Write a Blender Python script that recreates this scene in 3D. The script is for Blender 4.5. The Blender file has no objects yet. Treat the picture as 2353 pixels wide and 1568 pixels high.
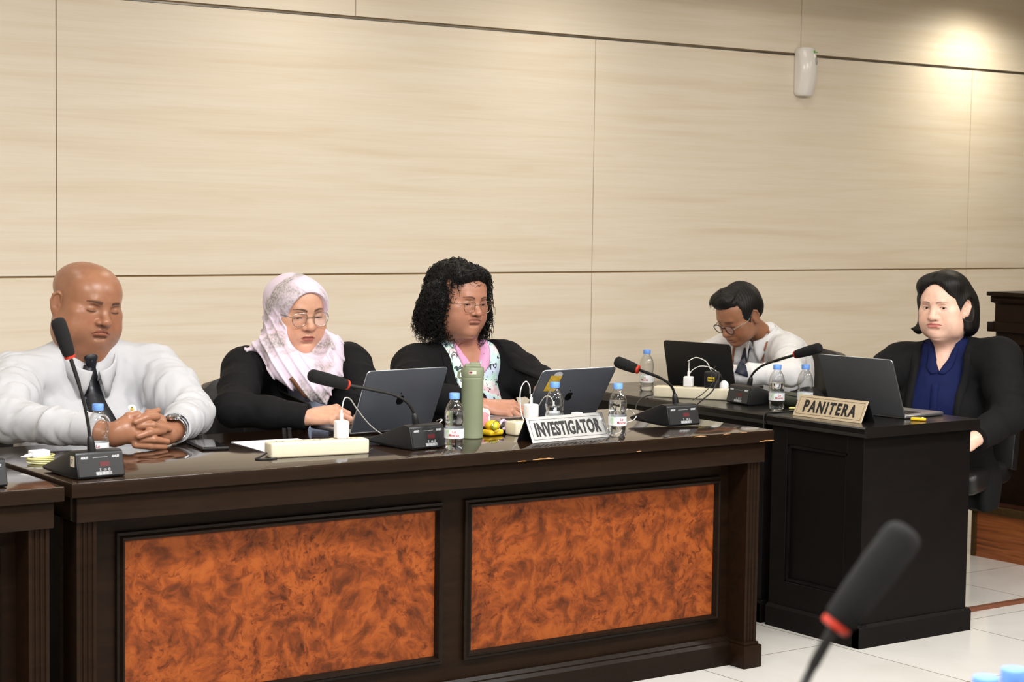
import bpy, bmesh, math, random
import numpy as np
from mathutils import Vector, Matrix
random.seed(7); rng = np.random.default_rng(11)
SC = bpy.context.scene
COL = SC.collection
PI = math.pi

# ------------------------------------------------------------------ camera, world, lights, exposure
CAM_POS = np.array([-4.0743, -4.2740, 1.4309])
YAW, PITCH, ROLL, FPX = 0.620258, 0.0684824, 0.0138166, 4280.6
_fw = np.array([math.sin(YAW)*math.cos(PITCH), math.cos(YAW)*math.cos(PITCH), -math.sin(PITCH)])
_r0 = np.array([math.cos(YAW), -math.sin(YAW), 0.0]); _u0 = np.cross(_r0, _fw)
CAM_R = math.cos(ROLL)*_r0 + math.sin(ROLL)*_u0
CAM_U = -math.sin(ROLL)*_r0 + math.cos(ROLL)*_u0
CAM_F = _fw
cd = bpy.data.cameras.new('camera'); cam = bpy.data.objects.new('camera', cd); COL.objects.link(cam)
cam.matrix_world = Matrix(((CAM_R[0], CAM_U[0], -CAM_F[0], CAM_POS[0]), (CAM_R[1], CAM_U[1], -CAM_F[1], CAM_POS[1]),
                           (CAM_R[2], CAM_U[2], -CAM_F[2], CAM_POS[2]), (0, 0, 0, 1)))
cd.sensor_width = 36.0; cd.sensor_fit = 'HORIZONTAL'; cd.lens = FPX/2353*36.0
cd.clip_start = 0.05; cd.clip_end = 60
cd.dof.use_dof = True; cd.dof.focus_distance = 5.9; cd.dof.aperture_fstop = 7.0
SC.camera = cam

def _ray(px, py): return CAM_F + CAM_R*(px-1176.5)/FPX - CAM_U*(py-784)/FPX
def at(px, py, Y):
    """point of the upright plane y = Y seen through pixel (px, py) of the survey photograph"""
    d = _ray(px, py); return CAM_POS + d*((Y-CAM_POS[1])/d[1])
def atx(px, py, X):
    d = _ray(px, py); return CAM_POS + d*((X-CAM_POS[0])/d[0])
def atz(px, py, Z):
    d = _ray(px, py); return CAM_POS + d*((Z-CAM_POS[2])/d[2])

w = bpy.data.worlds.new('room_air'); SC.world = w; w.use_nodes = True
w.node_tree.nodes['Background'].inputs[0].default_value = (1.0, 0.96, 0.91, 1)
w.node_tree.nodes['Background'].inputs[1].default_value = 0.17
SC.view_settings.view_transform = 'Standard'; SC.view_settings.look = 'None'
SC.view_settings.gamma = 1.0; SC.view_settings.use_curve_mapping = False
SC.view_settings.exposure = 0.22

def area_light(name, loc, size, power, color, target=None, sy=None):
    l = bpy.data.lights.new(name, 'AREA'); l.energy = power; l.color = color
    l.shape = 'RECTANGLE'; l.size = size; l.size_y = sy or size
    o = bpy.data.objects.new(name, l); COL.objects.link(o); o.location = loc
    if target is not None:
        o.rotation_euler = (Vector(target)-Vector(loc)).to_track_quat('-Z', 'Y').to_euler()
    return o
def spot_light(name, loc, target, power, color, angle=70, blend=.8, r=.05):
    l = bpy.data.lights.new(name, 'SPOT'); l.energy = power; l.color = color
    l.spot_size = math.radians(angle); l.spot_blend = blend; l.shadow_soft_size = r
    o = bpy.data.objects.new(name, l); COL.objects.link(o); o.location = loc
    o.rotation_euler = (Vector(target)-Vector(loc)).to_track_quat('-Z', 'Y').to_euler()
    return o
WARM = (1.0, 0.87, 0.70); NEUT = (1.0, 0.985, 0.965)
# recessed fluorescent troffers of the main ceiling, in front of the tables
for (x, y, p) in ((-4.2, -1.7, 84), (-1.8, -1.7, 88), (0.6, -1.7, 62), (3.0, -1.7, 30), (-4.2, -4.4, 92), (-1.4, -4.4, 96), (1.6, -4.4, 66)):
    area_light('ceiling_panel_light', (x, y, 2.94), 1.15, p, NEUT if x < 1 else (1.0, .93, .82), (x, y, 0), .55)
# small downlights over the row of seats
for (x, y, p) in ((-2.6, 1.25, 11), (-0.9, 1.25, 11), (0.8, 1.25, 8), (2.6, 1.2, 8)):
    spot_light('downlight', (x, y, 2.57), (x, y, 0), p, WARM, 130, .9, .07)
for (x, p) in ((-2.3, 9), (-.5, 20), (.75, 24), (1.9, 8)):   # wall washers close to the panelling
    spot_light('downlight', (x, 1.72, 2.585), (x, 1.9, 0), p, (1.0, .95, .86), 168, 1., .12)
spot_light('downlight', (3.45, 1.93, 2.585), (3.45, 2.02, 0), 48, (1.0, .93, .76), 165, 1., .10)
# ------------------------------------------------------------------ materials
def _nt(m):
    m.use_nodes = True
    return m.node_tree, m.node_tree.nodes['Principled BSDF']
def srgb(r, g, b):
    f = lambda c: (c/255/12.92) if c/255 <= .04045 else ((c/255+.055)/1.055)**2.4
    return (f(r), f(g), f(b), 1.0)
MATS = {}
def mat(name, col, rough=.5, metal=0., coat=0., noise=0., nscale=20., bump=0., bscale=200., spec=.5, trans=0., ior=1.45, sheen=0., emit=None, stretch=None, sss=0., alpha=1.):
    """principled material whose colour and bump are varied by procedural noise"""
    if name in MATS: return MATS[name]
    m = bpy.data.materials.new(name); nt, b = _nt(m); N, L = nt.nodes, nt.links
    b.inputs['Base Color'].default_value = col; b.inputs['Roughness'].default_value = rough
    b.inputs['Metallic'].default_value = metal; b.inputs['Coat Weight'].default_value = coat
    b.inputs['Coat Roughness'].default_value = .06
    b.inputs['Specular IOR Level'].default_value = spec
    b.inputs['Transmission Weight'].default_value = trans; b.inputs['IOR'].default_value = ior
    b.inputs['Sheen Weight'].default_value = sheen
    b.inputs['Alpha'].default_value = alpha
    if sss:
        b.inputs['Subsurface Weight'].default_value = sss
        b.inputs['Subsurface Radius'].default_value = (1., .35, .2); b.inputs['Subsurface Scale'].default_value = .008
    if emit:
        b.inputs['Emission Color'].default_value = emit[0]; b.inputs['Emission Strength'].default_value = emit[1]
    if noise or bump:
        tc = N.new('ShaderNodeTexCoord'); mp = N.new('ShaderNodeMapping'); L.new(tc.outputs['Object'], mp.inputs[0])
        if stretch: mp.inputs['Scale'].default_value = stretch
    if noise:
        nz = N.new('ShaderNodeTexNoise'); nz.inputs['Scale'].default_value = nscale; nz.inputs['Detail'].default_value = 6
        L.new(mp.outputs[0], nz.inputs['Vector'])
        rp = N.new('ShaderNodeMapRange'); rp.inputs[1].default_value = .3; rp.inputs[2].default_value = .7
        rp.inputs[3].default_value = 1-noise; rp.inputs[4].default_value = 1+noise
        L.new(nz.outputs[0], rp.inputs[0])
        mx = N.new('ShaderNodeMix'); mx.data_type = 'RGBA'; mx.blend_type = 'MULTIPLY'; mx.inputs[0].default_value = 1
        mx.inputs[6].default_value = col; L.new(rp.outputs[0], mx.inputs[7]); L.new(mx.outputs[2], b.inputs['Base Color'])
    if bump:
        nb = N.new('ShaderNodeTexNoise'); nb.inputs['Scale'].default_value = bscale; nb.inputs['Detail'].default_value = 4
        L.new(mp.outputs[0], nb.inputs['Vector'])
        bp = N.new('ShaderNodeBump'); bp.inputs['Strength'].default_value = bump; bp.inputs['Distance'].default_value = .002
        L.new(nb.outputs[0], bp.inputs['Height']); L.new(bp.outputs[0], b.inputs['Normal'])
    MATS[name] = m
    return m
def ramp(nt, stops, interp='LINEAR'):
    r = nt.nodes.new('ShaderNodeValToRGB'); r.color_ramp.interpolation = interp
    e = r.color_ramp.elements
    while len(e) < len(stops): e.new(.5)
    for k, (p, c) in enumerate(stops): e[k].position = p; e[k].color = c
    return r
def noise_node(nt, vec, scale, detail=6, dist=0., rough=.5):
    n = nt.nodes.new('ShaderNodeTexNoise'); n.inputs['Scale'].default_value = scale; n.inputs['Detail'].default_value = detail
    n.inputs['Distortion'].default_value = dist; n.inputs['Roughness'].default_value = rough
    nt.links.new(vec, n.inputs['Vector']); return n
def mapping(nt, scale=(1, 1, 1), rot=(0, 0, 0), loc=(0, 0, 0)):
    tc = nt.nodes.new('ShaderNodeTexCoord'); mp = nt.nodes.new('ShaderNodeMapping')
    mp.inputs['Scale'].default_value = scale; mp.inputs['Rotation'].default_value = rot; mp.inputs['Location'].default_value = loc
    nt.links.new(tc.outputs['Object'], mp.inputs[0]); return mp.outputs[0]
def mixc(nt, fac, a, b, mode='MIX'):
    mx = nt.nodes.new('ShaderNodeMix'); mx.data_type = 'RGBA'; mx.blend_type = mode
    for s, v in ((0, fac), (6, a), (7, b)):
        if hasattr(v, 'links') or hasattr(v, 'is_linked'): nt.links.new(v, mx.inputs[s])
        else: mx.inputs[s].default_value = v
    return mx.outputs[2]

# ------------------------------------------------------------------ objects
def tag(o, label=None, cat=None, group=None, kind=None):
    for k, v in (('label', label), ('category', cat), ('group', group), ('kind', kind)):
        if v: o[k] = v
    return o
def empty(name, loc, rotz=0., label=None, cat=None, group=None):
    o = bpy.data.objects.new(name, None); COL.objects.link(o); o.location = [float(c) for c in loc]
    o.rotation_euler = (0, 0, rotz); o.empty_display_size = .05
    return tag(o, label, cat, group)
def link_mesh(name, me, m, parent=None, smooth=True):
    o = bpy.data.objects.new(name, me); COL.objects.link(o)
    if m is not None:
        for mm in (m if isinstance(m, (list, tuple)) else [m]): me.materials.append(mm)
    if smooth: me.shade_smooth()
    if parent is not None: o.parent = parent
    return o
def np_mesh(name, V, F, m, parent=None, smooth=True, origin=None):
    """mesh object of numpy vertices and faces (world coordinates, moved to the parent's or its own origin)"""
    V = np.asarray(V, float)
    if parent is not None and origin is None: V = V-np.array(parent.location)
    elif origin is not None and parent is None: V = V-np.array(origin)
    me = bpy.data.meshes.new(name)
    F = [tuple(int(i) for i in f) for f in F] if not isinstance(F, np.ndarray) else F
    if isinstance(F, np.ndarray):
        n, k = F.shape
        me.vertices.add(len(V)); me.vertices.foreach_set('co', V.astype(np.float32).ravel())
        me.loops.add(n*k); me.loops.foreach_set('vertex_index', F.astype(np.int32).ravel())
        me.polygons.add(n); me.polygons.foreach_set('loop_start', np.arange(0, n*k, k, dtype=np.int32))
        me.polygons.foreach_set('loop_total', np.full(n, k, dtype=np.int32))
        me.update(calc_edges=True); me.validate()
    else:
        me.from_pydata([tuple(v) for v in V], [], F); me.update()
    o = link_mesh(name, me, m, parent, smooth)
    if origin is not None and parent is None: o.location = [float(c) for c in origin]
    return o
class MB:
    """collects shapes and links them as ONE mesh object"""
    def __init__(s): s.bm = bmesh.new(); s.mi = 0
    def _fin(s, verts, faces=None):
        for f in (faces or {f for v in verts for f in v.link_faces}): f.material_index = s.mi
    def box(s, c, size, bev=0., seg=2, R=None):
        M = Matrix.LocRotScale(Vector(c), (R.to_quaternion() if R is not None else None), Vector(size))
        g = bmesh.ops.create_cube(s.bm, size=1., matrix=M); vs = g['verts']
        fs = {f for v in vs for f in v.link_faces}
        if bev > 0:
            es = list({e for v in vs for e in v.link_edges})
            r = bmesh.ops.bevel(s.bm, geom=es, offset=bev, segments=seg, profile=.5, affect='EDGES')
            fs = {f for f in r['faces']} | {f for f in fs if f.is_valid}
            fs |= {f for f in fs for v in f.verts for f in v.link_faces}
        for f in fs: f.material_index = s.mi
        return s
    def box2(s, lo, hi, bev=0., seg=2):
        return s.box([(a+b)/2 for a, b in zip(lo, hi)], [abs(b-a) for a, b in zip(lo, hi)], bev, seg)
    def prism(s, poly, axis, lo, hi, bev=0.):
        """polygon in the two other axes, run along one axis"""
        def P(u, v, t): return {'x': (t, u, v), 'y': (u, t, v), 'z': (u, v, t)}[axis]
        a = [s.bm.verts.new(P(u, v, lo)) for u, v in poly]; b = [s.bm.verts.new(P(u, v, hi)) for u, v in poly]
        n = len(poly); fs = [s.bm.faces.new(a), s.bm.faces.new(b[::-1])]
        for i in range(n): fs.append(s.bm.faces.new((a[i], b[i], b[(i+1) % n], a[(i+1) % n])))
        bmesh.ops.recalc_face_normals(s.bm, faces=fs)
        if bev > 0:
            es = list({e for f in fs for e in f.edges})
            r = bmesh.ops.bevel(s.bm, geom=es, offset=bev, segments=2, profile=.5, affect='EDGES')
            fs = [f for f in r['faces']] + [f for f in fs if f.is_valid]
            fs = list({g for f in fs for v in f.verts for g in v.link_faces})
        for f in fs: f.material_index = s.mi
        return s
    def lathe(s, prof, c=(0, 0, 0), n=32, R=None, cap=True):
        rings = []
        for r, z in prof:
            ring = []
            for k in range(n):
                a = 2*PI*k/n; p = Vector((r*math.cos(a), r*math.sin(a), z))
                if R is not None: p = R @ p
                ring.append(s.bm.verts.new(p+Vector(c)))
            rings.append(ring)
        fs = []
        for i in range(len(rings)-1):
            for k in range(n):
                fs.append(s.bm.faces.new((rings[i][k], rings[i][(k+1) % n], rings[i+1][(k+1) % n], rings[i+1][k])))
        if cap:
            if prof[0][0] > 1e-5: fs.append(s.bm.faces.new(rings[0][::-1]))
            if prof[-1][0] > 1e-5: fs.append(s.bm.faces.new(rings[-1]))
        for f in fs: f.material_index = s.mi
        return s
    def tube(s, pts, r, n=10, closed=False):
        pts = [Vector([float(c) for c in p]) for p in pts]; m = len(pts)
        rr = r if isinstance(r, (list, tuple)) else [r]*m
        rings = []; up = None
        for i, p in enumerate(pts):
            if closed: t = pts[(i+1) % m]-pts[i-1]
            else: t = pts[min(i+1, m-1)]-pts[max(i-1, 0)]
            t.normalize()
            if up is None:
                up = t.orthogonal().normalized()
            else:
                up = (up-t*up.dot(t)); up = up.normalized() if up.length > 1e-6 else t.orthogonal().normalized()
            b = t.cross(up)
            rings.append([s.bm.verts.new(p+(up*math.cos(2*PI*k/n)+b*math.sin(2*PI*k/n))*rr[i]) for k in range(n)])
        fs = []
        for i in range(m if closed else m-1):
            A, B = rings[i], rings[(i+1) % m]
            off = 0
            if closed and i == m-1:
                off = min(range(n), key=lambda q: (A[0].co-B[q].co).length)
            for k in range(n): fs.append(s.bm.faces.new((A[k], A[(k+1) % n], B[(k+1+off) % n], B[(k+off) % n])))
        if not closed: fs += [s.bm.faces.new(rings[0][::-1]), s.bm.faces.new(rings[-1])]
        for f in fs: f.material_index = s.mi
        return s
    def ball(s, c, r, n=16, scale=(1, 1, 1), R=None):
        M = Matrix.LocRotScale(Vector(c), R.to_quaternion() if R is not None else None, Vector(scale)*r)
        g = bmesh.ops.create_uvsphere(s.bm, u_segments=n, v_segments=max(6, n*2//3), radius=1., matrix=M)
        s._fin(g['verts']); return s
    def grid(s, P, thick=0., closed=False):
        """surface through a 2-D array of points, given thickness along its normals"""
        P = np.asarray(P, float); a, b = P.shape[:2]
        du = np.gradient(P, axis=0); dv = np.gradient(P, axis=1); N = np.cross(du, dv)
        N /= np.maximum(np.linalg.norm(N, axis=2, keepdims=True), 1e-9)
        lay = [P] if not thick else [P+N*thick/2, P-N*thick/2]
        vs = [[[s.bm.verts.new(q) for q in row] for row in L_] for L_ in lay]
        fs = []
        for li, L_ in enumerate(vs):
            for i in range(a-1):
                for j in range(b-1):
                    q = (L_[i][j], L_[i+1][j], L_[i+1][j+1], L_[i][j+1])
                    fs.append(s.bm.faces.new(q if li == 0 else q[::-1]))
        if thick:
            A, B = vs
            for i in range(a-1):
                for j in (0, b-1):
                    q = (A[i][j], B[i][j], B[i+1][j], A[i+1][j]); fs.append(s.bm.faces.new(q if j == 0 else q[::-1]))
            for j in range(b-1):
                for i in (0, a-1):
                    q = (A[i][j], A[i][j+1], B[i][j+1], B[i][j]); fs.append(s.bm.faces.new(q if i == 0 else q[::-1]))
        for f in fs: f.material_index = s.mi
        return s
    def build(s, name, m, parent=None, smooth=True, auto=True, loc=None):
        me = bpy.data.meshes.new(name)
        s.bm.normal_update()
        s.bm.to_mesh(me); s.bm.free()
        o = link_mesh(name, me, m, parent, False)
        if smooth:
            me.shade_smooth()
            if auto: me.set_sharp_from_angle(angle=math.radians(35))
        if loc is not None: o.location = loc
        return o
def spline(pts, n=8):
    """smooth curve through the points"""
    P = [np.asarray(p, float) for p in pts]; P = [2*P[0]-P[1]]+P+[2*P[-1]-P[-2]]; out = []
    for i in range(1, len(P)-2):
        for k in range(n):
            t = k/n; a, b, c, d = P[i-1:i+3]
            out.append(.5*((2*b)+(-a+c)*t+(2*a-5*b+4*c-d)*t*t+(-a+3*b-3*c+d)*t**3))
    out.append(P[-2]); return out
def text_mesh(body, size, width=None, bold=0., ext=.0006, sx=1., space=1.05):
    """vertices and faces of a line of lettering in the x-y plane, centred"""
    cu = bpy.data.curves.new('lettering', 'FONT'); cu.body = body; cu.size = size; cu.align_x = 'CENTER'; cu.align_y = 'CENTER'
    cu.extrude = ext; cu.offset = bold; cu.resolution_u = 3; cu.space_character = space
    o = bpy.data.objects.new('lettering', cu); COL.objects.link(o)
    dg = bpy.context.evaluated_depsgraph_get(); me = bpy.data.meshes.new_from_object(o.evaluated_get(dg))
    V = np.array([v.co[:] for v in me.vertices]); F = [tuple(p.vertices) for p in me.polygons]
    bpy.data.objects.remove(o); bpy.data.curves.remove(cu); bpy.data.meshes.remove(me)
    V[:, :2] -= (V[:, :2].max(0)+V[:, :2].min(0))/2
    if width: V[:, 0] *= width/(V[:, 0].max()-V[:, 0].min())
    V[:, 0] *= sx
    return V, F
def children(o): return [c for c in bpy.data.objects if c.parent == o]
def copy_tree(o, parent=None):
    c = o.copy(); COL.objects.link(c)
    if parent is not None: c.parent = parent
    for ch in children(o): copy_tree(ch, c)
    return c

# ------------------------------------------------------------------ signed-distance modelling
def smin(a, b, k):
    if k <= 0: return np.minimum(a, b)
    h = np.clip(.5+.5*(b-a)/k, 0, 1)
    return b+(a-b)*h-k*h*(1-h)
class Frame:
    """rigid frame with scale: local = R^T (P - t) / s"""
    def __init__(s, R=None, t=(0, 0, 0), sc=1.):
        s.R = np.eye(3) if R is None else np.asarray(R, float); s.t = np.asarray(t, float); s.sc = sc
    def to(s, p): return s.R @ (np.asarray(p, float)*s.sc)+s.t
    def dirn(s, v): return s.R @ np.asarray(v, float)
    def inv(s, x, y, z):
        x = x-s.t[0]; y = y-s.t[1]; z = z-s.t[2]; R = s.R/s.sc
        return (x*R[0, 0]+y*R[1, 0]+z*R[2, 0], x*R[0, 1]+y*R[1, 1]+z*R[2, 1], x*R[0, 2]+y*R[1, 2]+z*R[2, 2])
    def invp(s, P):
        return (np.asarray(P)-s.t) @ s.R/s.sc
W0 = Frame()
class Field:
    """ordered list of shapes blended into one body"""
    def __init__(s): s.ops = []
    def _add(s, fn, lo, hi, k, mode, fr):
        lo = np.asarray(lo, float); hi = np.asarray(hi, float)
        c = np.array([[(lo, hi)[i >> j & 1][j] for j in range(3)] for i in range(8)])
        cw = np.array([fr.to(q) for q in c]); f2 = fn
        if fr is not W0:
            def f2(x, y, z, fn=fn, fr=fr): return fn(*fr.inv(x, y, z))*fr.sc
        s.ops.append((f2, cw.min(0), cw.max(0), k*fr.sc, mode)); return s
    def ell(s, c, r, k=.02, mode='u', fr=W0, R=None):
        c = np.asarray(c, float); r = np.asarray(r, float)*np.ones(3)
        def fn(x, y, z):
            x = x-c[0]; y = y-c[1]; z = z-c[2]
            if R is not None:
                x, y, z = (x*R[0, 0]+y*R[1, 0]+z*R[2, 0], x*R[0, 1]+y*R[1, 1]+z*R[2, 1], x*R[0, 2]+y*R[1, 2]+z*R[2, 2])
            if r[0] == r[1] == r[2]: return np.sqrt(x*x+y*y+z*z)-r[0]
            k0 = np.sqrt((x/r[0])**2+(y/r[1])**2+(z/r[2])**2); k1 = np.sqrt((x/r[0]**2)**2+(y/r[1]**2)**2+(z/r[2]**2)**2)
            return k0*(k0-1)/np.maximum(k1, 1e-6)
        m = r.max() if R is not None else r
        return s._add(fn, c-m, c+m, k, mode, fr)
    def cap(s, a, b, ra, rb=None, k=.02, mode='u', fr=W0, flat=None, fs=1.):
        a = np.asarray(a, float); b = np.asarray(b, float); rb = ra if rb is None else rb; ba = b-a; L2 = max(ba @ ba, 1e-12)
        n = None if flat is None else np.asarray(flat, float)/np.linalg.norm(flat)
        def fn(x, y, z):
            x = x-a[0]; y = y-a[1]; z = z-a[2]
            if n is not None:
                q = (x*n[0]+y*n[1]+z*n[2]); q0 = ba @ n
                h = np.clip((x*ba[0]+y*ba[1]+z*ba[2])/L2, 0, 1); e = (q-q0*h)*(1/fs-1)
                dx = x-ba[0]*h+n[0]*e; dy = y-ba[1]*h+n[1]*e; dz = z-ba[2]*h+n[2]*e
                d = np.sqrt(dx*dx+dy*dy+dz*dz)-(ra+(rb-ra)*h)
                return d*min(1., fs*1.3)
            h = np.clip((x*ba[0]+y*ba[1]+z*ba[2])/L2, 0, 1)
            dx = x-ba[0]*h; dy = y-ba[1]*h; dz = z-ba[2]*h
            return np.sqrt(dx*dx+dy*dy+dz*dz)-(ra+(rb-ra)*h)
        m = max(ra, rb)*max(1., fs)
        return s._add(fn, np.minimum(a, b)-m, np.maximum(a, b)+m, k, mode, fr)
    def chain(s, pts, rad, k=.02, mode='u', fr=W0, flat=None, fs=1.):
        for i in range(len(pts)-1): s.cap(pts[i], pts[i+1], rad[i], rad[i+1], k if i == 0 else max(k*.6, .004), mode, fr, flat, fs)
        return s
    def box(s, c, half, rnd=.01, k=.01, mode='u', fr=W0):
        c = np.asarray(c, float); hf = np.asarray(half, float)
        def fn(x, y, z):
            qx = np.abs(x-c[0])-hf[0]+rnd; qy = np.abs(y-c[1])-hf[1]+rnd; qz = np.abs(z-c[2])-hf[2]+rnd
            return np.sqrt(np.maximum(qx, 0)**2+np.maximum(qy, 0)**2+np.maximum(qz, 0)**2)+np.minimum(np.maximum(np.maximum(qx, qy), qz), 0)-rnd
        return s._add(fn, c-hf, c+hf, k, mode, fr)
    def fn(s, f, lo, hi, k=.01, mode='u', fr=W0): return s._add(f, lo, hi, k, mode, fr)
    def disp(s, f, lo, hi): s.ops.append((f, np.asarray(lo, float), np.asarray(hi, float), 0, 'd')); return s
    def _ap(s, F, d, k, mode):
        if mode == 'u': return smin(F, d, k)
        if mode == 's': return -smin(-F, d, k)
        if mode == 'i': return -smin(-F, -d, k)
        return F+d
    def at(s, P):
        P = np.asarray(P, float); x, y, z = P[..., 0], P[..., 1], P[..., 2]; F = np.full(x.shape, .2)
        for f, lo, hi, k, mode in s.ops:
            d = f(x, y, z)
            if mode == 'd':
                m = np.all((P >= lo) & (P <= hi), axis=-1); F = F+np.where(m, d, 0)
            else: F = s._ap(F, d, k, mode)
        return F
    def mesh(s, h, lo=None, hi=None, pad=.012):
        us = [o for o in s.ops if o[4] == 'u']
        if lo is None: lo = np.min([o[1] for o in us], 0)-pad
        if hi is None: hi = np.max([o[2] for o in us], 0)+pad
        lo = np.asarray(lo, float); hi = np.asarray(hi, float)
        n = np.ceil((hi-lo)/h).astype(int)+1
        ax = [(lo[i]+h*np.arange(n[i])).astype(np.float32) for i in range(3)]
        F = np.full(n, .05, np.float32)
        for f, l, u, k, mode in s.ops:
            m = k+2.5*h+.004 if mode != 'd' else 0
            if mode == 'i': sl = [slice(0, n[i]) for i in range(3)]
            else: sl = [slice(max(0, int((l[i]-m-lo[i])/h)), min(n[i], int((u[i]+m-lo[i])/h)+2)) for i in range(3)]
            if any(q.start >= q.stop for q in sl): continue
            x = ax[0][sl[0]][:, None, None]; y = ax[1][sl[1]][None, :, None]; z = ax[2][sl[2]][None, None, :]
            sl = tuple(sl)
            F[sl] = s._ap(F[sl], f(x, y, z), k, mode)
        return surface_nets(F, lo, h)
def surface_nets(F, lo, h):
    S = F < 0
    c = np.zeros(tuple(q-1 for q in F.shape), np.int8); nx, ny, nz = F.shape
    offs = [(i, j, k) for i in (0, 1) for j in (0, 1) for k in (0, 1)]
    for i, j, k in offs: c += S[i:nx-1+i, j:ny-1+j, k:nz-1+k]
    mix = (c > 0) & (c < 8); idx = np.argwhere(mix)
    vid = np.full(c.shape, -1, np.int32); vid[mix] = np.arange(len(idx), dtype=np.int32)
    val = np.stack([F[idx[:, 0]+i, idx[:, 1]+j, idx[:, 2]+k] for i, j, k in offs], 1)
    acc = np.zeros((len(idx), 3)); cnt = np.zeros(len(idx))
    for a in range(8):
        for b in range(a+1, 8):
            if sum(p != q for p, q in zip(offs[a], offs[b])) != 1: continue
            m = (val[:, a] < 0) != (val[:, b] < 0); va, vb = val[m, a], val[m, b]; t = va/(va-vb)
            acc[m] += np.array(offs[a])+t[:, None]*(np.array(offs[b])-np.array(offs[a])); cnt[m] += 1
    V = lo+h*(idx+acc/cnt[:, None])
    Q = []
    for ax in range(3):
        o1, o2 = [(1, 2), (2, 0), (0, 1)][ax]
        A = [slice(1, None)]*3; B = [slice(1, None)]*3
        sl0 = [slice(1, -1)]*3; sl1 = [slice(1, -1)]*3; sl0[ax] = slice(0, -1); sl1[ax] = slice(1, None)
        s0, s1 = S[tuple(sl0)], S[tuple(sl1)]
        e = np.argwhere(s0 != s1); inside = s0[s0 != s1]
        e = e.copy(); e[:, o1] += 1; e[:, o2] += 1
        def cell(d1, d2):
            q = e.copy(); q[:, o1] -= d1; q[:, o2] -= d2
            return vid[q[:, 0], q[:, 1], q[:, 2]]
        q = np.stack([cell(1, 1), cell(0, 1), cell(0, 0), cell(1, 0)], 1)
        q[~inside] = q[~inside][:, ::-1]
        Q.append(q)
    Q = np.concatenate(Q); Q = Q[(Q >= 0).all(1)]
    return V, Q
def islands_main(V, Q, keep=200):
    """drop loose crumbs smaller than `keep` vertices"""
    lab = np.arange(len(V)); E = np.concatenate([Q[:, :2], Q[:, 1:3], Q[:, 2:4]])
    while True:
        a, b = lab[E[:, 0]], lab[E[:, 1]]; d = a != b
        if not d.any(): break
        E = E[d]; a, b = a[d], b[d]; m = np.minimum(a, b); np.minimum.at(lab, np.maximum(a, b), m)
        while True:
            new = lab[lab]
            if (new == lab).all(): break
            lab = new
    cnt = np.bincount(lab, minlength=len(V)); ok = cnt[lab] >= keep
    mp = np.cumsum(ok)-1
    return V[ok], mp[Q[ok[Q].all(1)]]
_wk = np.random.default_rng(5)
_WV = _wk.normal(size=(24, 3)); _WP = _wk.uniform(0, 6.28, 24)
def wob(x, y, z, f=10., seed=0, n=5):
    """smooth noise in -1..1 from warped waves"""
    r = 0.
    for i in range(n):
        a = _WV[(seed*3+i) % 24]; b = _WV[(seed*5+i*2+7) % 24]
        r = r+np.sin(f*(a[0]*x+a[1]*y+a[2]*z)+1.3*np.sin(f*.7*(b[0]*x+b[1]*y+b[2]*z)+_WP[i])+_WP[(i+seed) % 24])
    return r/n
def dirs(fwd, up=(0, 0, 1)):
    """rotation whose columns are right-hand x, forward y, up z"""
    y = np.asarray(fwd, float); y = y/np.linalg.norm(y); u = np.asarray(up, float)
    x = np.cross(y, u); x /= np.linalg.norm(x); z = np.cross(x, y)
    return np.stack([x, y, z], 1)
# ------------------------------------------------------------------ the room
def wall_panel_mat():
    m = bpy.data.materials.new('pale_wood_laminate'); nt, b = _nt(m); L = nt.links
    v1 = mapping(nt, (.42, 1, 9)); n1 = noise_node(nt, v1, 2.2, 5, .8)
    v2 = mapping(nt, (1.2, 1, 55)); n2 = noise_node(nt, v2, 3.0, 4, .6)
    r1 = ramp(nt, [(.22, srgb(223, 207, 184)), (.42, srgb(232, 219, 199)), (.60, srgb(236, 225, 208)), (.82, srgb(228, 213, 192))])
    L.new(n1.outputs[0], r1.inputs[0])
    r2 = ramp(nt, [(.36, (.95, .94, .92, 1)), (.56, (1, 1, 1, 1))]); L.new(n2.outputs[0], r2.inputs[0])
    c = mixc(nt, .55, r1.outputs[0], r2.outputs[0], 'MULTIPLY'); L.new(c, b.inputs['Base Color'])
    b.inputs['Roughness'].default_value = .42; b.inputs['Specular IOR Level'].default_value = .35
    return m
M_WALL = wall_panel_mat()
M_GROOVE = mat('groove_shadow_gap', srgb(146, 120, 82), .7, noise=.15, nscale=9)
M_STRIP = mat('metal_inlay_strip', srgb(120, 116, 110), .35, .8, noise=.5, nscale=7, stretch=(1, 1, 1))
M_CEIL = mat('ceiling_paint', srgb(236, 232, 222), .85, noise=.02, nscale=3)
M_SIDE = mat('side_wall_paint', srgb(150, 136, 112), .7, noise=.05, nscale=2)
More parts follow.
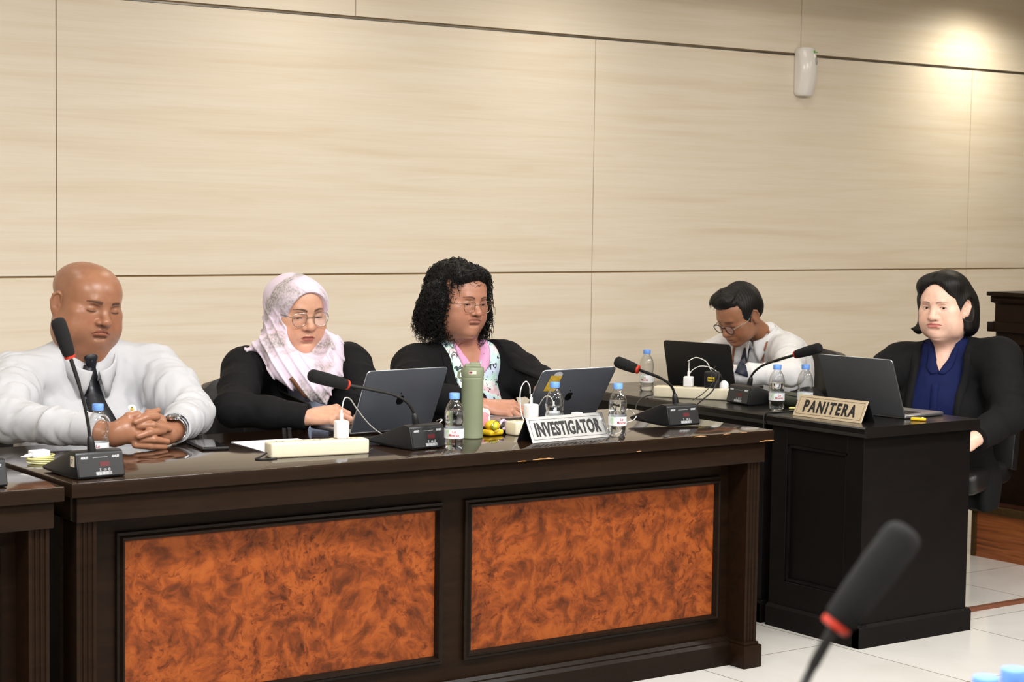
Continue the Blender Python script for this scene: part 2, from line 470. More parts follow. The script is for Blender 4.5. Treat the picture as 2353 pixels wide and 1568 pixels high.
def floor_mat():
    m = bpy.data.materials.new('polished_floor_tiles'); nt, b = _nt(m); L = nt.links
    v = mapping(nt, (1, 1, 1), loc=(-.40, -.13, 0))
    br = nt.nodes.new('ShaderNodeTexBrick'); br.offset = 0.; br.inputs['Scale'].default_value = 1.
    br.inputs['Brick Width'].default_value = .6; br.inputs['Row Height'].default_value = .6
    br.inputs['Mortar Size'].default_value = .0022; br.inputs['Mortar Smooth'].default_value = .1
    br.inputs['Color1'].default_value = srgb(216, 214, 210); br.inputs['Color2'].default_value = srgb(210, 208, 204)
    br.inputs['Mortar'].default_value = srgb(128, 120, 108); L.new(v, br.inputs['Vector'])
    n = noise_node(nt, mapping(nt), 3.5, 7, .8); r = ramp(nt, [(.35, (.90, .89, .87, 1)), (.6, (1, 1, 1, 1))]); L.new(n.outputs[0], r.inputs[0])
    L.new(mixc(nt, .6, br.outputs[0], r.outputs[0], 'MULTIPLY'), b.inputs['Base Color'])
    b.inputs['Roughness'].default_value = .16; b.inputs['Specular IOR Level'].default_value = .5
    return m
def structure(name, mb, m, smooth=False):
    o = mb.build(name, m, None, smooth) if isinstance(mb, MB) else mb
    o['kind'] = 'structure'; return o
WY = 2.28
mb = MB(); mb.box2((-7, -8, -.06), (7, WY+.1, 0)); structure('floor', mb, floor_mat())
mb = MB(); rows = ((0, 1.1705, (-6.45, -3.955, -1.455, 1.04, 3.52, 6.02)), (1.1775, 2.2035, (-6.45, -3.955, -1.455, 1.04, 3.52, 6.02)), (2.2165, 2.62, (-5.17, -2.69, -.19, 2.29, 4.79)))
for z0, z1, seams in rows:
    xs = [-7.]+list(seams)+[7.]
    for a, c in zip(xs[:-1], xs[1:]):
        mb.box2((a+.0018, WY, z0), (c-.0018, WY+.02, z1), .0012, 1)
mb.mi = 1; mb.box2((-7, WY+.008, 0), (7, WY+.06, 2.62))
wb = mb.build('wall_back', [M_WALL, M_GROOVE], None, False); wb['kind'] = 'structure'
mb = MB(); mb.box2((-7, WY-.001, 2.2045), (7, WY+.006, 2.2105)); structure('trim_1', mb, M_STRIP)
mb = MB(); mb.box2((-7, .85, 2.60), (7, WY+.06, 2.66)); mb.box2((-7, .83, 2.60), (7, .87, 3.05)); mb.box2((-7, -8, 3.0), (7, .87, 3.06)); structure('ceiling', mb, M_CEIL)
mb = MB(); mb.box2((-7.05, -8, 0), (-7, WY+.06, 3.0)); structure('wall_left', mb, M_SIDE)
mb = MB(); mb.box2((7, -8, 0), (7.05, WY+.06, 3.0)); structure('wall_right', mb, M_SIDE)
mb = MB(); mb.box2((-7, -8.05, 0), (7, -8, 3.0)); structure('wall_front', mb, M_SIDE)
# brown cable cover laid along the floor by the clerk desk
mb = MB(); mb.prism([(-.022, 0), (.022, 0), (.012, .011), (-.012, .011)], 'x', .985, 2.1)
co = mb.build('cable_cover', mat('brown_plastic_strip', srgb(110, 66, 46), .4, noise=.1), None, False, loc=(0, .235, 0))
tag(co, 'thin brown cable cover strip running across the floor tiles right of the black desk', 'cable cover')
# ------------------------------------------------------------------ desks, dais, chairs
def lacquer(name, c1, c2, rough, coat=.0, sc=6., stretch=(1.2, 9, 9)):
    m = bpy.data.materials.new(name); nt, b = _nt(m); L = nt.links
    n = noise_node(nt, mapping(nt, stretch), sc, 6, 1.0); r = ramp(nt, [(.3, c1), (.7, c2)]); L.new(n.outputs[0], r.inputs[0])
    L.new(r.outputs[0], b.inputs['Base Color']); b.inputs['Roughness'].default_value = rough
    b.inputs['Coat Weight'].default_value = coat; b.inputs['Coat Roughness'].default_value = .05; b.inputs['Specular IOR Level'].default_value = .5 if coat else .10
    n2 = noise_node(nt, mapping(nt, (1, 1, 1)), 14, 3); mr = nt.nodes.new('ShaderNodeMapRange')
    mr.inputs[3].default_value = rough*.8; mr.inputs[4].default_value = rough*1.25; L.new(n2.outputs[0], mr.inputs[0]); L.new(mr.outputs[0], b.inputs['Roughness'])
    return m
M_TOP = lacquer('dark_gloss_tabletop', srgb(32, 20, 12), srgb(42, 27, 16), .10, .35)
M_BROWN = lacquer('dark_brown_lacquer', srgb(25, 15, 8), srgb(34, 21, 11), .42)
M_MOLD = lacquer('molding_lacquer', srgb(22, 15, 10), srgb(29, 20, 14), .28)
M_BLACK = lacquer('black_brown_lacquer', srgb(14, 12, 11), srgb(19, 15, 14), .45, 0, 8)
M_BLACKTOP = lacquer('black_tabletop', srgb(17, 15, 14), srgb(23, 20, 18), .24, .1, 8)
def burl_mat():
    m = bpy.data.materials.new('burl_veneer'); nt, b = _nt(m); L = nt.links
    v = mapping(nt, (1, 1, 1))
    w1 = noise_node(nt, v, 5, 3, 0.); add = nt.nodes.new('ShaderNodeMixRGB'); add.blend_type = 'LINEAR_LIGHT'; add.inputs[0].default_value = .07
    L.new(v, add.inputs[1]); L.new(w1.outputs[1], add.inputs[2])
    n1 = noise_node(nt, add.outputs[0], 20, 6, .45, .62)
    r1 = ramp(nt, [(.34, srgb(80, 37, 14)), (.46, srgb(112, 53, 20)), (.56, srgb(134, 66, 25)), (.68, srgb(146, 76, 31))]); L.new(n1.outputs[0], r1.inputs[0])
    n2 = noise_node(nt, add.outputs[0], 62, 4, .5, .6); r2 = ramp(nt, [(.36, (.42, .34, .30, 1)), (.46, (1, 1, 1, 1))]); L.new(n2.outputs[0], r2.inputs[0])
    n3 = noise_node(nt, add.outputs[0], 6, 2, .4); r3 = ramp(nt, [(.38, (0, 0, 0, 1)), (.55, (1, 1, 1, 1))]); L.new(n3.outputs[0], r3.inputs[0])
    spots = mixc(nt, r3.outputs[0], r2.outputs[0], (1, 1, 1, 1))
    spots = mixc(nt, .35, spots, r2.outputs[0])
    L.new(mixc(nt, 1., r1.outputs[0], spots, 'MULTIPLY'), b.inputs['Base Color'])
    b.inputs['Roughness'].default_value = .36; b.inputs['Specular IOR Level'].default_value = .2
    return m
M_BURL = burl_mat()
M_CHIP = mat('bare_wood_chip', srgb(190, 140, 90), .7, noise=.2)
def front_desk(x0, x1, y0, panels, label, chips=()):
    t = empty('judges_bench_desk' if False else 'panelled_desk', ((x0+x1)/2, y0+.37, 0), 0, label, 'desk', 'panelled brown desks')
    ox, oy = (x0+x1)/2, y0+.37
    def B(): return MB()
    def fin(mb, name, m, sm=True): 
        bmesh.ops.translate(mb.bm, verts=mb.bm.verts, vec=(-ox, -oy, 0)); return mb.build(name, m, t, sm)
    mb = B(); mb.box2((x0+.001, y0+.001, .750), (x1-.001, y0+.749, .76), .0015, 2); fin(mb, 'tabletop', M_TOP)
    mb = B(); mb.box2((x0, y0, .724), (x1, y0+.75, .7575), .002, 2); fin(mb, 'edge_band', M_BROWN)
    mb = B(); mb.box2((x0+.02, y0+.018, .658), (x1-.02, y0+.06, .724), .002); mb.box2((x0+.02, y0+.06, .658), (x0+.06, y0+.72, .724), .002); mb.box2((x1-.06, y0+.06, .658), (x1-.02, y0+.72, .724), .002); fin(mb, 'apron', M_BROWN)
    mb = B(); mb.box2((x0+.03, y0+.122, .02), (x1-.03, y0+.14, .66)); fin(mb, 'front_board', M_BROWN)
    for xa, xb in panels:
        za, zb = .166, .583
        mb = B(); mb.box2((xa, y0+.1185, za), (xb, y0+.1215, zb)); bp = fin(mb, 'burl_panel', M_BURL, False)
        bp['label'] = 'orange brown burl wood panel'
        mb = B(); pr = [(0, 0), (.006, -.016), (.012, -.018), (.017, -.010), (.024, -.008), (.024, .006), (0, .006)]
        ring = [(xa, za), (xb, za), (xb, zb), (xa, zb)]; rings = []
        for (cx, cz), (sx, sz) in zip(ring, ((-1, -1), (1, -1), (1, 1), (-1, 1))):
            rings.append([mb.bm.verts.new((cx+sx*u, y0+.118+v, cz+sz*u)) for u, v in pr])
        for i in range(4):
            A, Bq = rings[i], rings[(i+1) % 4]
            for k in range(len(pr)): mb.bm.faces.new((A[k], A[(k+1) % len(pr)], Bq[(k+1) % len(pr)], Bq[k]))
        bmesh.ops.recalc_face_normals(mb.bm, faces=mb.bm.faces[:]); fin(mb, 'panel_molding', M_MOLD, False)
    mb = B(); mb.prism([(y0+.088, 0), (y0+.13, 0), (y0+.13, .088), (y0+.112, .088), (y0+.104, .078), (y0+.096, .076), (y0+.088, .066)], 'x', x0+.05, x1-.05); fin(mb, 'plinth', M_MOLD, False)
    for s, xc in ((-1, x0+.052), (1, x1-.052)):
        mb = B(); w = .026
        prof = [(xc-w, y0+.034)]
        for k in (-1, 0, 1):
            c = xc+k*.013
            prof += [(c-.0045, y0+.034), (c-.002, y0+.038), (c+.002, y0+.038), (c+.0045, y0+.034)]
        prof += [(xc+w, y0+.034), (xc+w, y0+.13), (xc-w, y0+.13)]
        mb.prism(prof, 'z', .0, .659); fin(mb, 'pilaster', M_BROWN, False)
        mb = B(); mb.box2((xc-w-.012, y0+.018, 0), (xc+w+.012, y0+.135, .072), .003); mb.box2((xc-w-.006, y0+.026, .07), (xc+w+.006, y0+.134, .082), .004); fin(mb, 'pilaster_foot', M_BROWN)
        mb = B(); xs = x0+.03 if s < 0 else x1-.03
        mb.box2((xs-.012, y0+.12, .0), (xs+.012, y0+.72, .66)); fin(mb, 'side_board', M_BROWN)
    if chips:
        for cx, cz, cw, chh in chips:
            mb = B(); r_ = random.Random(int(cx*1000)); n = 9
            pl = [(cx-cw/2+cw*i/(n-1), cz+chh*(.4+.6*r_.random())*math.sin(PI*(i+.5)/n)) for i in range(n)]+[(cx+cw/2-cw*i/(n-1), cz-chh*.25*r_.random()) for i in range(n)]
            mb.prism(pl, 'y', y0-.0004, y0+.004); fin(mb, 'chipped_edge', M_CHIP, False)
    return t
front_desk(-2.33, 0., 0., ((-2.141, -1.197), (-1.074, -.142)), 'long dark brown desk with two orange burl panels and the INVESTIGATOR name plate on it',
           chips=((-.905, .7265, .075, .004), (-.98, .725, .03, .003), (-.31, .757, .05, .003), (-.13, .758, .03, .002), (-.03, .727, .06, .004), (-.55, .7265, .02, .002), (-.20, .758, .03, .002)))
front_desk(-4.69, -2.362, -.035, ((-4.5, -3.55), (-3.42, -2.504)), 'dark brown desk cut by the left edge with a microphone base on its corner')
front_desk(-3.6, -1.25, -3.6, (), 'foreground desk below the view carrying the blurred microphone and two capped bottles')
def clerk_desk(y0, y1, panels, label):
    X0, X1 = .407, .973; ox, oy = (X0+X1)/2, (y0+y1)/2
    t = empty('clerk_desk', (ox, oy, 0), 0, label, 'desk', 'black clerk desks')
    def fin(mb, name, m, sm=True):
        bmesh.ops.translate(mb.bm, verts=mb.bm.verts, vec=(-ox, -oy, 0)); return mb.build(name, m, t, sm)
    mb = MB(); mb.prism([(X0+.004, .743), (X0, .738), (X0, .722), (X0+.012, .708), (X1, .708), (X1, .743)], 'y', y0, y1); fin(mb, 'tabletop', M_BLACKTOP, False)
    bx0, bx1, by0, by1 = X0+.032, X1-.012, y0+.03, y1-.004
    mb = MB(); mb.box2((bx0+.012, by0, .02), (bx1, by1, .708)); fin(mb, 'body', M_BLACK, False)
    mb = MB()
    ys = [by0]+[q for p in panels for q in p]+[by1]
    for i in range(0, len(ys), 2): mb.box2((bx0-.002, ys[i], .07), (bx0+.014, ys[i+1], .708), .0015, 1)
    for a, c in panels:
        mb.box2((bx0-.002, a, .645), (bx0+.014, c, .708), .0015, 1); mb.box2((bx0-.002, a, .07), (bx0+.014, c, .165), .0015, 1)
    fin(mb, 'panel_frame', M_BLACK, False)
    mb = MB()
    for a, c in panels:
        for lo, hi in (((bx0+.001, a, .165), (bx0+.0145, a+.012, .645)), ((bx0+.001, c-.012, .165), (bx0+.0145, c, .645)), ((bx0+.001, a, .633), (bx0+.0145, c, .645)), ((bx0+.001, a, .165), (bx0+.0145, c, .177))): mb.box2(lo, hi, .004, 2)
    fin(mb, 'panel_molding', M_BLACK)
    mb = MB(); mb.prism([(bx0-.016, 0), (bx0+.02, 0), (bx0+.02, .078), (bx0-.004, .078), (bx0-.016, .068)], 'y', by0-.012, by1)
    mb.prism([(by0-.014, 0), (by0+.02, 0), (by0+.02, .078), (by0-.004, .078), (by0-.014, .068)], 'x', bx0-.016, bx1+.014, ); fin(mb, 'plinth', M_BLACK, False)
    return t
clerk_desk(0., .472, ((.105, .392),), 'narrow black desk at the right with the PANITERA name plate on it')
clerk_desk(.477, 1.66, ((.60, .98), (1.12, 1.55)), 'black desk behind the PANITERA one carrying the open black laptop')
# dais with the raised bench at the right
def wood_mat(name, c1, c2, c3, stretch, rough=.35):
    m = bpy.data.materials.new(name); nt, b = _nt(m); L = nt.links
    n = noise_node(nt, mapping(nt, stretch), 4, 6, 1.4); r = ramp(nt, [(.32, c1), (.5, c2), (.68, c3)]); L.new(n.outputs[0], r.inputs[0])
    L.new(r.outputs[0], b.inputs['Base Color']); b.inputs['Roughness'].default_value = rough; return m
M_DAISW = wood_mat('orange_wood_grain', srgb(96, 50, 22), srgb(140, 76, 34), srgb(158, 90, 44), (1, .6, 14))
M_DAIST = lacquer('dais_trim_wood', srgb(62, 46, 26), srgb(78, 58, 32), .35)
t = empty('dais', (3.2, -.6, 0), 0, 'low wooden dais with orange wood front at the right edge behind the seated woman', 'dais')
def fin(mb, name, m, p, sm=True):
    bmesh.ops.translate(mb.bm, verts=mb.bm.verts, vec=[-c for c in p.location]); return mb.build(name, m, p, sm)
mb = MB(); mb.box2((2.115, -2.4, 0), (4.6, .985, .195)); fin(mb, 'riser', M_DAISW, t, False)
mb = MB(); mb.box2((2.10, -2.42, .193), (4.62, .997, .225), .004); mb.box2((2.108, .968, 0), (2.13, .992, .195), .002); fin(mb, 'trim_board', M_DAIST, t)
mb = MB(); mb.box2((2.125, -2.4, .2245), (4.6, .97, .2285)); fin(mb, 'deck', lacquer('deck_carpet', srgb(48, 27, 18), srgb(60, 34, 22), .5), t, False)
t = empty('raised_bench', (2.6, -.4, .2285), 0, 'tall dark brown judge bench with moulded top at the right edge of the photo', 'bench')
mb = MB(); mb.prism([(2.205, .2285), (2.205, .90), (2.19, .91), (2.19, .955), (2.165, .96), (2.165, 1.0), (2.18, 1.005), (2.18, 1.075), (2.165, 1.085), (2.160, 1.095), (2.166, 1.105), (2.150, 1.112), (2.150, 1.128), (2.9, 1.128), (2.9, .2285)], 'y', -2.0, .96); fin(mb, 'bench_front', M_BROWN, t, False)
mb = MB(); mb.box2((2.150, .955, 1.110), (2.9, .985, 1.128), .004); mb.box2((2.165, .955, 1.082), (2.9, .975, 1.110), .004); mb.box2((2.160, .95, .958), (2.9, .985, 1.0), .003); fin(mb, 'end_molding', M_MOLD, t)

M_LEATH = mat('black_leather', srgb(30, 29, 30), .38, noise=.1, nscale=8, bump=.25, bscale=160)
M_CHROME = mat('polished_steel', srgb(200, 200, 204), .18, 1., noise=.05)
M_BLKPL = mat('black_plastic', srgb(24, 24, 26), .42, noise=.08, bump=.05, bscale=300)
def office_chair(loc, rotz, label, back_h=1.0, half=.24, br=.29, arms=True):
    """leather office chair; local +y is the way the sitter faces"""
    t = empty('office_chair', loc, rotz, label, 'chair', 'black leather office chairs')
    mb = MB(); P = []
    for i in range(13):
        v = i/12; z = .46+(back_h-.46)*v; y = -.20-.10*v; w = half*(1-.10*max(0, v-.75)/.25*.6)
        P.append([(w*u, y+.04*u*u+.012*math.sin(6*u), z-(.035*u**6 if v > .9 else 0)) for u in np.linspace(-1, 1, 15)])
    mb.grid(np.array(P), .055); b = mb.build('backrest', M_LEATH, t, True, False)
    bv = b.modifiers.new('rounded', 'BEVEL'); bv.width = .02; bv.segments = 4; bv.limit_method = 'ANGLE'
    mb = MB(); mb.box((0, .02, .445), (.50, .48, .09), .035, 4); mb.build('seat', M_LEATH, t)
    for s in ((-1, 1) if arms else ()):
        mb = MB(); mb.tube(spline([(s*.25, -.12, .43), (s*.285, -.10, .52), (s*.285, -.06, .62), (s*.285, .10, .645), (s*.285, .2, .63)], 5), .016, 10); mb.build('armrest', M_BLKPL, t)
    mb = MB(); mb.tube([(0, 0, .10), (0, 0, .41)], .027, 16); mb.build('gas_column', M_CHROME, t)
    for k in range(5):
        a = 2*PI*k/5+.3; mb = MB(); c, s_ = math.cos(a), math.sin(a)
        mb.tube([(0, 0, .105), (.5*br*c, .5*br*s_, .09), (br*c, br*s_, .07)], [.024, .02, .015], 10); lg = mb.build('base_leg', M_BLKPL, t)
        mb = MB(); R_ = Matrix.Rotation(a, 3, 'Z') @ Matrix.Rotation(PI/2, 3, 'Y')
        mb.lathe([(.027, -.014), (.030, -.008), (.030, .008), (.027, .014)], (br*c, br*s_, .0305), 16, R_); mb.tube([(br*c, br*s_, .03), (br*c, br*s_, .075)], .006, 8); mb.build('caster', M_BLKPL, lg)
    return t
# ------------------------------------------------------------------ things on the desks
ZT, ZP = .76, .743
M_MICB = mat('mic_black_plastic', srgb(21, 22, 24), .38, noise=.06, bump=.04, bscale=400)
M_FOAM = mat('mic_foam', srgb(15, 15, 16), .95, noise=.15, nscale=300, bump=.9, bscale=900)
M_RED = mat('red_ring_plastic', srgb(176, 48, 30), .5, noise=.05)
M_PRINT = mat('white_print', srgb(205, 208, 212), .6, noise=.03)
M_REDL = mat('dark_red_label', srgb(84, 22, 28), .45, noise=.12, nscale=200)
M_NECK = mat('gooseneck_rubber', srgb(20, 20, 21), .4, noise=.08, nscale=60)
M_STICK = mat('paper_sticker', srgb(214, 206, 184), .7, noise=.04)
M_INK = mat('black_ink', srgb(14, 14, 16), .5, noise=.05)
def to_frame(V, c, ux, uy):
    """flat lettering put on a plane with origin c and axes ux, uy"""
    ux = np.asarray(ux, float)/np.linalg.norm(ux); uy = np.asarray(uy, float); uy = uy-ux*(uy @ ux); uy /= np.linalg.norm(uy); uz = np.cross(ux, uy)
    V = np.asarray(V); return np.asarray(c)+V[:, :1]*ux+V[:, 1:2]*uy+V[:, 2:3]*uz
def microphone(loc, rotz, neck, head, label, sticker=False, w=.13, dep=.205, hz=.068):
    """conference microphone. local -y is its back plate; neck and head are lists of world points"""
    t = empty('conference_microphone', loc, rotz, label, 'microphone', 'gooseneck conference microphones')
    hw = w/2; Rz = Matrix.Rotation(rotz, 3, 'Z'); Ri = np.array(Rz.transposed()); L0 = np.array(loc, float)
    loc_ = lambda p: Ri @ (np.asarray(p, float)-L0)
    prof = [(.004, .001), (0, .006), (.016, hz-.004), (.021, hz), (.045, hz+.002), (dep-.01, .017), (dep, .012), (dep-.012, .006), (.07, .001)]
    mb = MB(); mb.prism(prof, 'x', -hw, hw, .004); base = mb.build('base', M_MICB, t)
    uy = np.array([0, .016, hz-.010]); uy /= np.linalg.norm(uy); ux = np.array([1., 0, 0]); n0 = np.cross(ux, uy)
    P = lambda u, v: np.array([0, 0, .006])+ux*u+uy*v+n0*.0006
    mb = MB(); mb.box(P(0, .029), (w-.008, .0014, .055), .0, R=Matrix((ux, -n0, uy)).transposed())
    mb.build('back_plate', mat('mic_back_plate', srgb(31, 33, 36), .33, noise=.05), t)
    V = []; F = []
    def add(v, f):
        k = len(V); V.extend(v.tolist()); F.extend([tuple(i+k for i in q) for q in f])
    n0_ = n0*.0010
    for u in (-.042, .042):
        v, f = text_mesh('ASHLEY', .008, .0205, .0002); add(to_frame(v, P(u, .048)+n0_, ux, uy), f)
    def bar(u, vv, a, b):
        q = np.array([(-a/2, -b/2, 0), (a/2, -b/2, 0), (a/2, b/2, 0), (-a/2, b/2, 0)]); add(to_frame(q, P(u, vv)+n0_*1.2, ux, uy), [(0, 1, 2, 3)])
    bar(.0, .0475, .040, .0006)
    x = -.021; r_ = random.Random(3)
    while x < .021:
        b = r_.choice((.0006, .0009, .0014)); bar(x+.006, .0075, b, .0085); x += b+r_.choice((.0007, .0011))
    v, f = text_mesh('CE', .006, .007); add(to_frame(v, P(.010, .0165)+n0_, ux, uy), f)
    for a in range(12):
        c, s_ = math.cos(a*PI/6), math.sin(a*PI/6); bar(.021+.0026*c, .0165+.0026*s_, .0011, .0011)
    bar(-.003, .0165, .0012, .006); bar(-.003, .0193, .0045, .0009); bar(-.003, .0137, .0045, .0009)
    me = bpy.data.meshes.new('panel_print'); me.from_pydata([tuple(q) for q in V], [], F); link_mesh('panel_print', me, M_PRINT, t, False)
    mb = MB(); mb.box(P(.010, .0305)+n0*.0008, (.026, .0008, .0115), 0, R=Matrix((ux, -n0, uy)).transposed()); mb.build('red_display', M_REDL, t, False)
    if sticker:
        mb = MB(); mb.box((-hw-.0004, .030, .044), (.0008, .021, .026)); st = mb.build('number_sticker', M_STICK, t, False)
        v, f = text_mesh('7', .015, None, .0003); v = to_frame(v, (-hw-.001, .030, .044), (0, -1, 0), (0, 0, 1))
        me = bpy.data.meshes.new('numeral'); me.from_pydata([tuple(q) for q in v], [], f); link_mesh('numeral', me, M_INK, st, False)
    nk = [loc_(p) for p in neck]; hd = [loc_(p) for p in head]
    path = spline(nk, 10); mb = MB(); n = len(path)
    mb.tube(path, [.0052 if i > n*.72 else .0042 for i in range(n)], 10)
    d0 = path[1]-path[0]; d0 /= np.linalg.norm(d0); mb.tube([path[0]-d0*.012, path[0]+d0*.012, path[0]+d0*.026, path[0]+d0*.03], [.011, .010, .0075, .005], 14)
    mb.build('gooseneck', M_NECK, t)
    a, b = hd[0], hd[-1]; ax = Vector(b-a).normalized(); Rq = Vector((0, 0, 1)).rotation_difference(ax).to_matrix(); Lh = float(np.linalg.norm(b-a))
    mb = MB(); mb.lathe([(.0085, -.002), (.0135, -.001), (.0142, .002), (.0142, .005), (.010, .006)], a, 24, Rq); mb.build('light_ring', M_RED, t)
    mb = MB(); pr = [(.0, .005), (.013, .006), (.0155, .010), (.0172, Lh*.3), (.0185, Lh*.6), (.0185, Lh-.012), (.0172, Lh-.006), (.013, Lh-.001), (.007, Lh+.001), (0, Lh+.0015)]
    mb.lathe(pr, a, 28, Rq); mb.build('foam_head', M_FOAM, t)
    return t
def neckpts(px, Y): return [at(x, y, Y) for x, y in px]
YA = .075
microphone((-2.2325, .045, ZT), .07, neckpts(((210, 1030), (204, 985), (196, 940), (181, 882), (163, 826)), YA), neckpts(((161, 822), (131, 733)), YA), 'gooseneck microphone standing upright in front of the bald man, its foam head by his ear', True)
YB = .19
microphone((-1.21, .128, ZT), .14, neckpts(((956, 973), (951, 950), (935, 925), (905, 908), (860, 897), (802, 886)), YB), neckpts(((799, 885), (711, 862)), YB), 'gooseneck microphone bent across in front of the woman in the headscarf')
microphone((-.185, .215, ZT), .0, neckpts(((1552, 926), (1550, 905), (1540, 885), (1515, 868), (1470, 851)), .28), [at(1467, 850, .29), at(1414, 830, .36)], 'gooseneck microphone at the right end of the brown desk pointing left')
microphone((.553, .782, ZP), -PI/2-.08, [atx(1722, 884, .62), atx(1728, 862, .62), atx(1748, 843, .62), atx(1780, 830, .62), atx(1826, 816, .62)], [atx(1828, 815, .62), atx(1885, 799, .62)], 'gooseneck microphone on the black desk bent to the right over the white sleeve')
microphone((-2.545, .018, ZT), .06, neckpts(((-44, 1046), (-50, 1000), (-62, 960), (-80, 930)), .05), neckpts(((-82, 927), (-125, 850)), .05), 'microphone cut by the left edge of the photo, only its base corner showing')
_f = lambda px, py, d: CAM_POS+_ray(px, py)*d
microphone((-2.93, -3.10, ZT), -.5, [np.array((-2.945, -3.055, .83)), np.array((-2.93, -3.07, .93)), _f(1850, 1568, 1.7), _f(1915, 1446, 1.7)], [_f(1917, 1442, 1.7), _f(2087, 1216, 1.7)], 'large blurred microphone in the foreground at the lower right')

# water bottles
def bottle_mats():
    m = bpy.data.materials.new('clear_plastic'); nt, b = _nt(m); N, L = nt.nodes, nt.links
    out = [n for n in N if n.type == 'OUTPUT_MATERIAL'][0]
    tr = N.new('ShaderNodeBsdfTransparent'); tr.inputs[0].default_value = (.95, .96, .97, 1)
    gl = N.new('ShaderNodeBsdfGlossy'); gl.inputs['Roughness'].default_value = .06
    fr = N.new('ShaderNodeLayerWeight'); fr.inputs[0].default_value = .32
    nz = noise_node(nt, mapping(nt), 60, 2); bp = N.new('ShaderNodeBump'); bp.inputs['Strength'].default_value = .15; bp.inputs['Distance'].default_value = .003
    L.new(nz.outputs[0], bp.inputs['Height']); L.new(bp.outputs[0], gl.inputs['Normal']); L.new(bp.outputs[0], fr.inputs['Normal'])
    mx = N.new('ShaderNodeMixShader'); L.new(fr.outputs['Facing'], mx.inputs[0]); L.new(tr.outputs[0], mx.inputs[1]); L.new(gl.outputs[0], mx.inputs[2])
    L.new(mx.outputs[0], out.inputs[0])
    wt = mat('bottled_water', (.96, .98, 1, 1), .0, trans=1., ior=1.33, noise=.01)
    lb = bpy.data.materials.new('bottle_label'); nt, b = _nt(lb); N, L = nt.nodes, nt.links; out = [n for n in N if n.type == 'OUTPUT_MATERIAL'][0]
    tr = N.new('ShaderNodeBsdfTransparent'); n = noise_node(nt, mapping(nt, (1, 1, 1)), 28, 2)
    r = ramp(nt, [(.42, srgb(232, 234, 238)), (.58, srgb(240, 240, 244)), (.66, srgb(176, 214, 168))]); L.new(n.outputs[0], r.inputs[0]); L.new(r.outputs[0], b.inputs['Base Color'])
    mx = N.new('ShaderNodeMixShader'); mx.inputs[0].default_value = .78; L.new(tr.outputs[0], mx.inputs[1]); L.new(b.outputs[0], mx.inputs[2]); L.new(mx.outputs[0], out.inputs[0])
    return m, wt, lb
M_PET, M_WATER, M_LABEL = bottle_mats()
M_CAP = mat('blue_bottle_cap', srgb(112, 160, 238), .38, noise=.04, nscale=50)
M_LRED = mat('red_label_print', srgb(206, 40, 62), .5, noise=.04)
BPROF = [(.0, .004), (.012, .003), (.022, .0), (.0265, .004), (.0285, .012), (.0285, .028), (.0278, .031), (.0285, .034), (.0288, .066), (.0275, .072), (.0262, .077), (.0275, .082), (.0290, .092), (.0290, .102), (.0275, .115), (.0240, .128), (.0185, .138), (.0140, .144), (.0125, .148), (.0125, .153)]
def make_bottle(level, label, turn):
    t = empty('water_bottle', (0, 0, 0), 0, label, 'bottle', 'small plastic water bottles with blue caps')
    mb = MB(); mb.lathe(BPROF, (0, 0, 0), 32, None, False)
    for k in range(5):   # petal feet pressed into the base
        for v in mb.bm.verts:
            if v.co.z < .03:
                a = math.atan2(v.co.y, v.co.x); q = max(0, math.cos(5*a)); v.co.xy *= 1-.012*(1-v.co.z/.03)*q
    mb.build('shell', M_PET, t, True, False)
    mb = MB(); pr = [(max(0, r-.0012), z+.0012) for r, z in BPROF if z < level]
    rl = np.interp(level, [z for r, z in BPROF], [r for r, z in BPROF])-.0012
    mb.lathe([(0, .0052)]+pr[1:]+[(rl, level), (0, level)], (0, 0, 0), 32, None, False); mb.build('water', M_WATER, t)
    mb = MB(); n = 28; pr = []
    for k in range(n): pr.append((.0141+.0004*(k % 2), 0))
    ring = lambda r, z: [mb.bm.verts.new((r*(1+.03*(q % 2))*math.cos(2*PI*q/56), r*(1+.03*(q % 2))*math.sin(2*PI*q/56), z)) for q in range(56)]
    rs = [ring(.0143, .150), ring(.0148, .152), ring(.0148, .166), ring(.0140, .1675)]
    for a, b in zip(rs[:-1], rs[1:]):
        for q in range(56): mb.bm.faces.new((a[q], a[(q+1) % 56], b[(q+1) % 56], b[q]))
    mb.bm.faces.new(rs[-1]); mb.bm.faces.new(rs[0][::-1]); mb.build('cap', M_CAP, t)
    mb = MB(); mb.lathe([(.0293, .036), (.0293, .064)], (0, 0, 0), 40, None, False); lab = mb.build('label_sleeve', M_LABEL, t)
    V = []; F = []
    for txt, zc, wd, sz in (('Le', .056, .010, .012), ('Minerale', .046, .030, .012)):
        for turn2 in (turn, turn+PI):
            v, f = text_mesh(txt, sz, wd, .0002, .0002); k = len(V)
            for x, y, z in v:
                a = turn2+x/.0295; V.append((.0296*math.cos(a), .0296*math.sin(a), zc+y))
            F += [tuple(i+k for i in q) for q in f]
    me = bpy.data.meshes.new('label_lettering'); me.from_pydata(V, [], F); link_mesh('label_lettering', me, M_LRED, lab, False)
    return t
CAMA = lambda x, y: math.atan2(CAM_POS[1]-y, CAM_POS[0]-x)
def bottle(x, y, z, level, label, turn=0.):
    t = make_bottle(level, label, CAMA(x, y)+turn); t.location = (x, y, z); t.scale = (.97, .97, .965); return t
BB = lambda px, py, z=.76: tuple(float(q) for q in atz(px, py, z)[:2])
BP = lambda px, py, z=.76: tuple(float(q) for q in atz(px, py, z+.162)[:2])
bottle(*BP(225, 928), ZT, .055, 'water bottle in front of the bald man behind the upright microphone stem')
bottle(*BB(1043, 1034), ZT, .118, 'water bottle standing left of the green tumbler')
bottle(*BB(1273, 1000), ZT, .09, 'water bottle half hidden behind the INVESTIGATOR name plate')
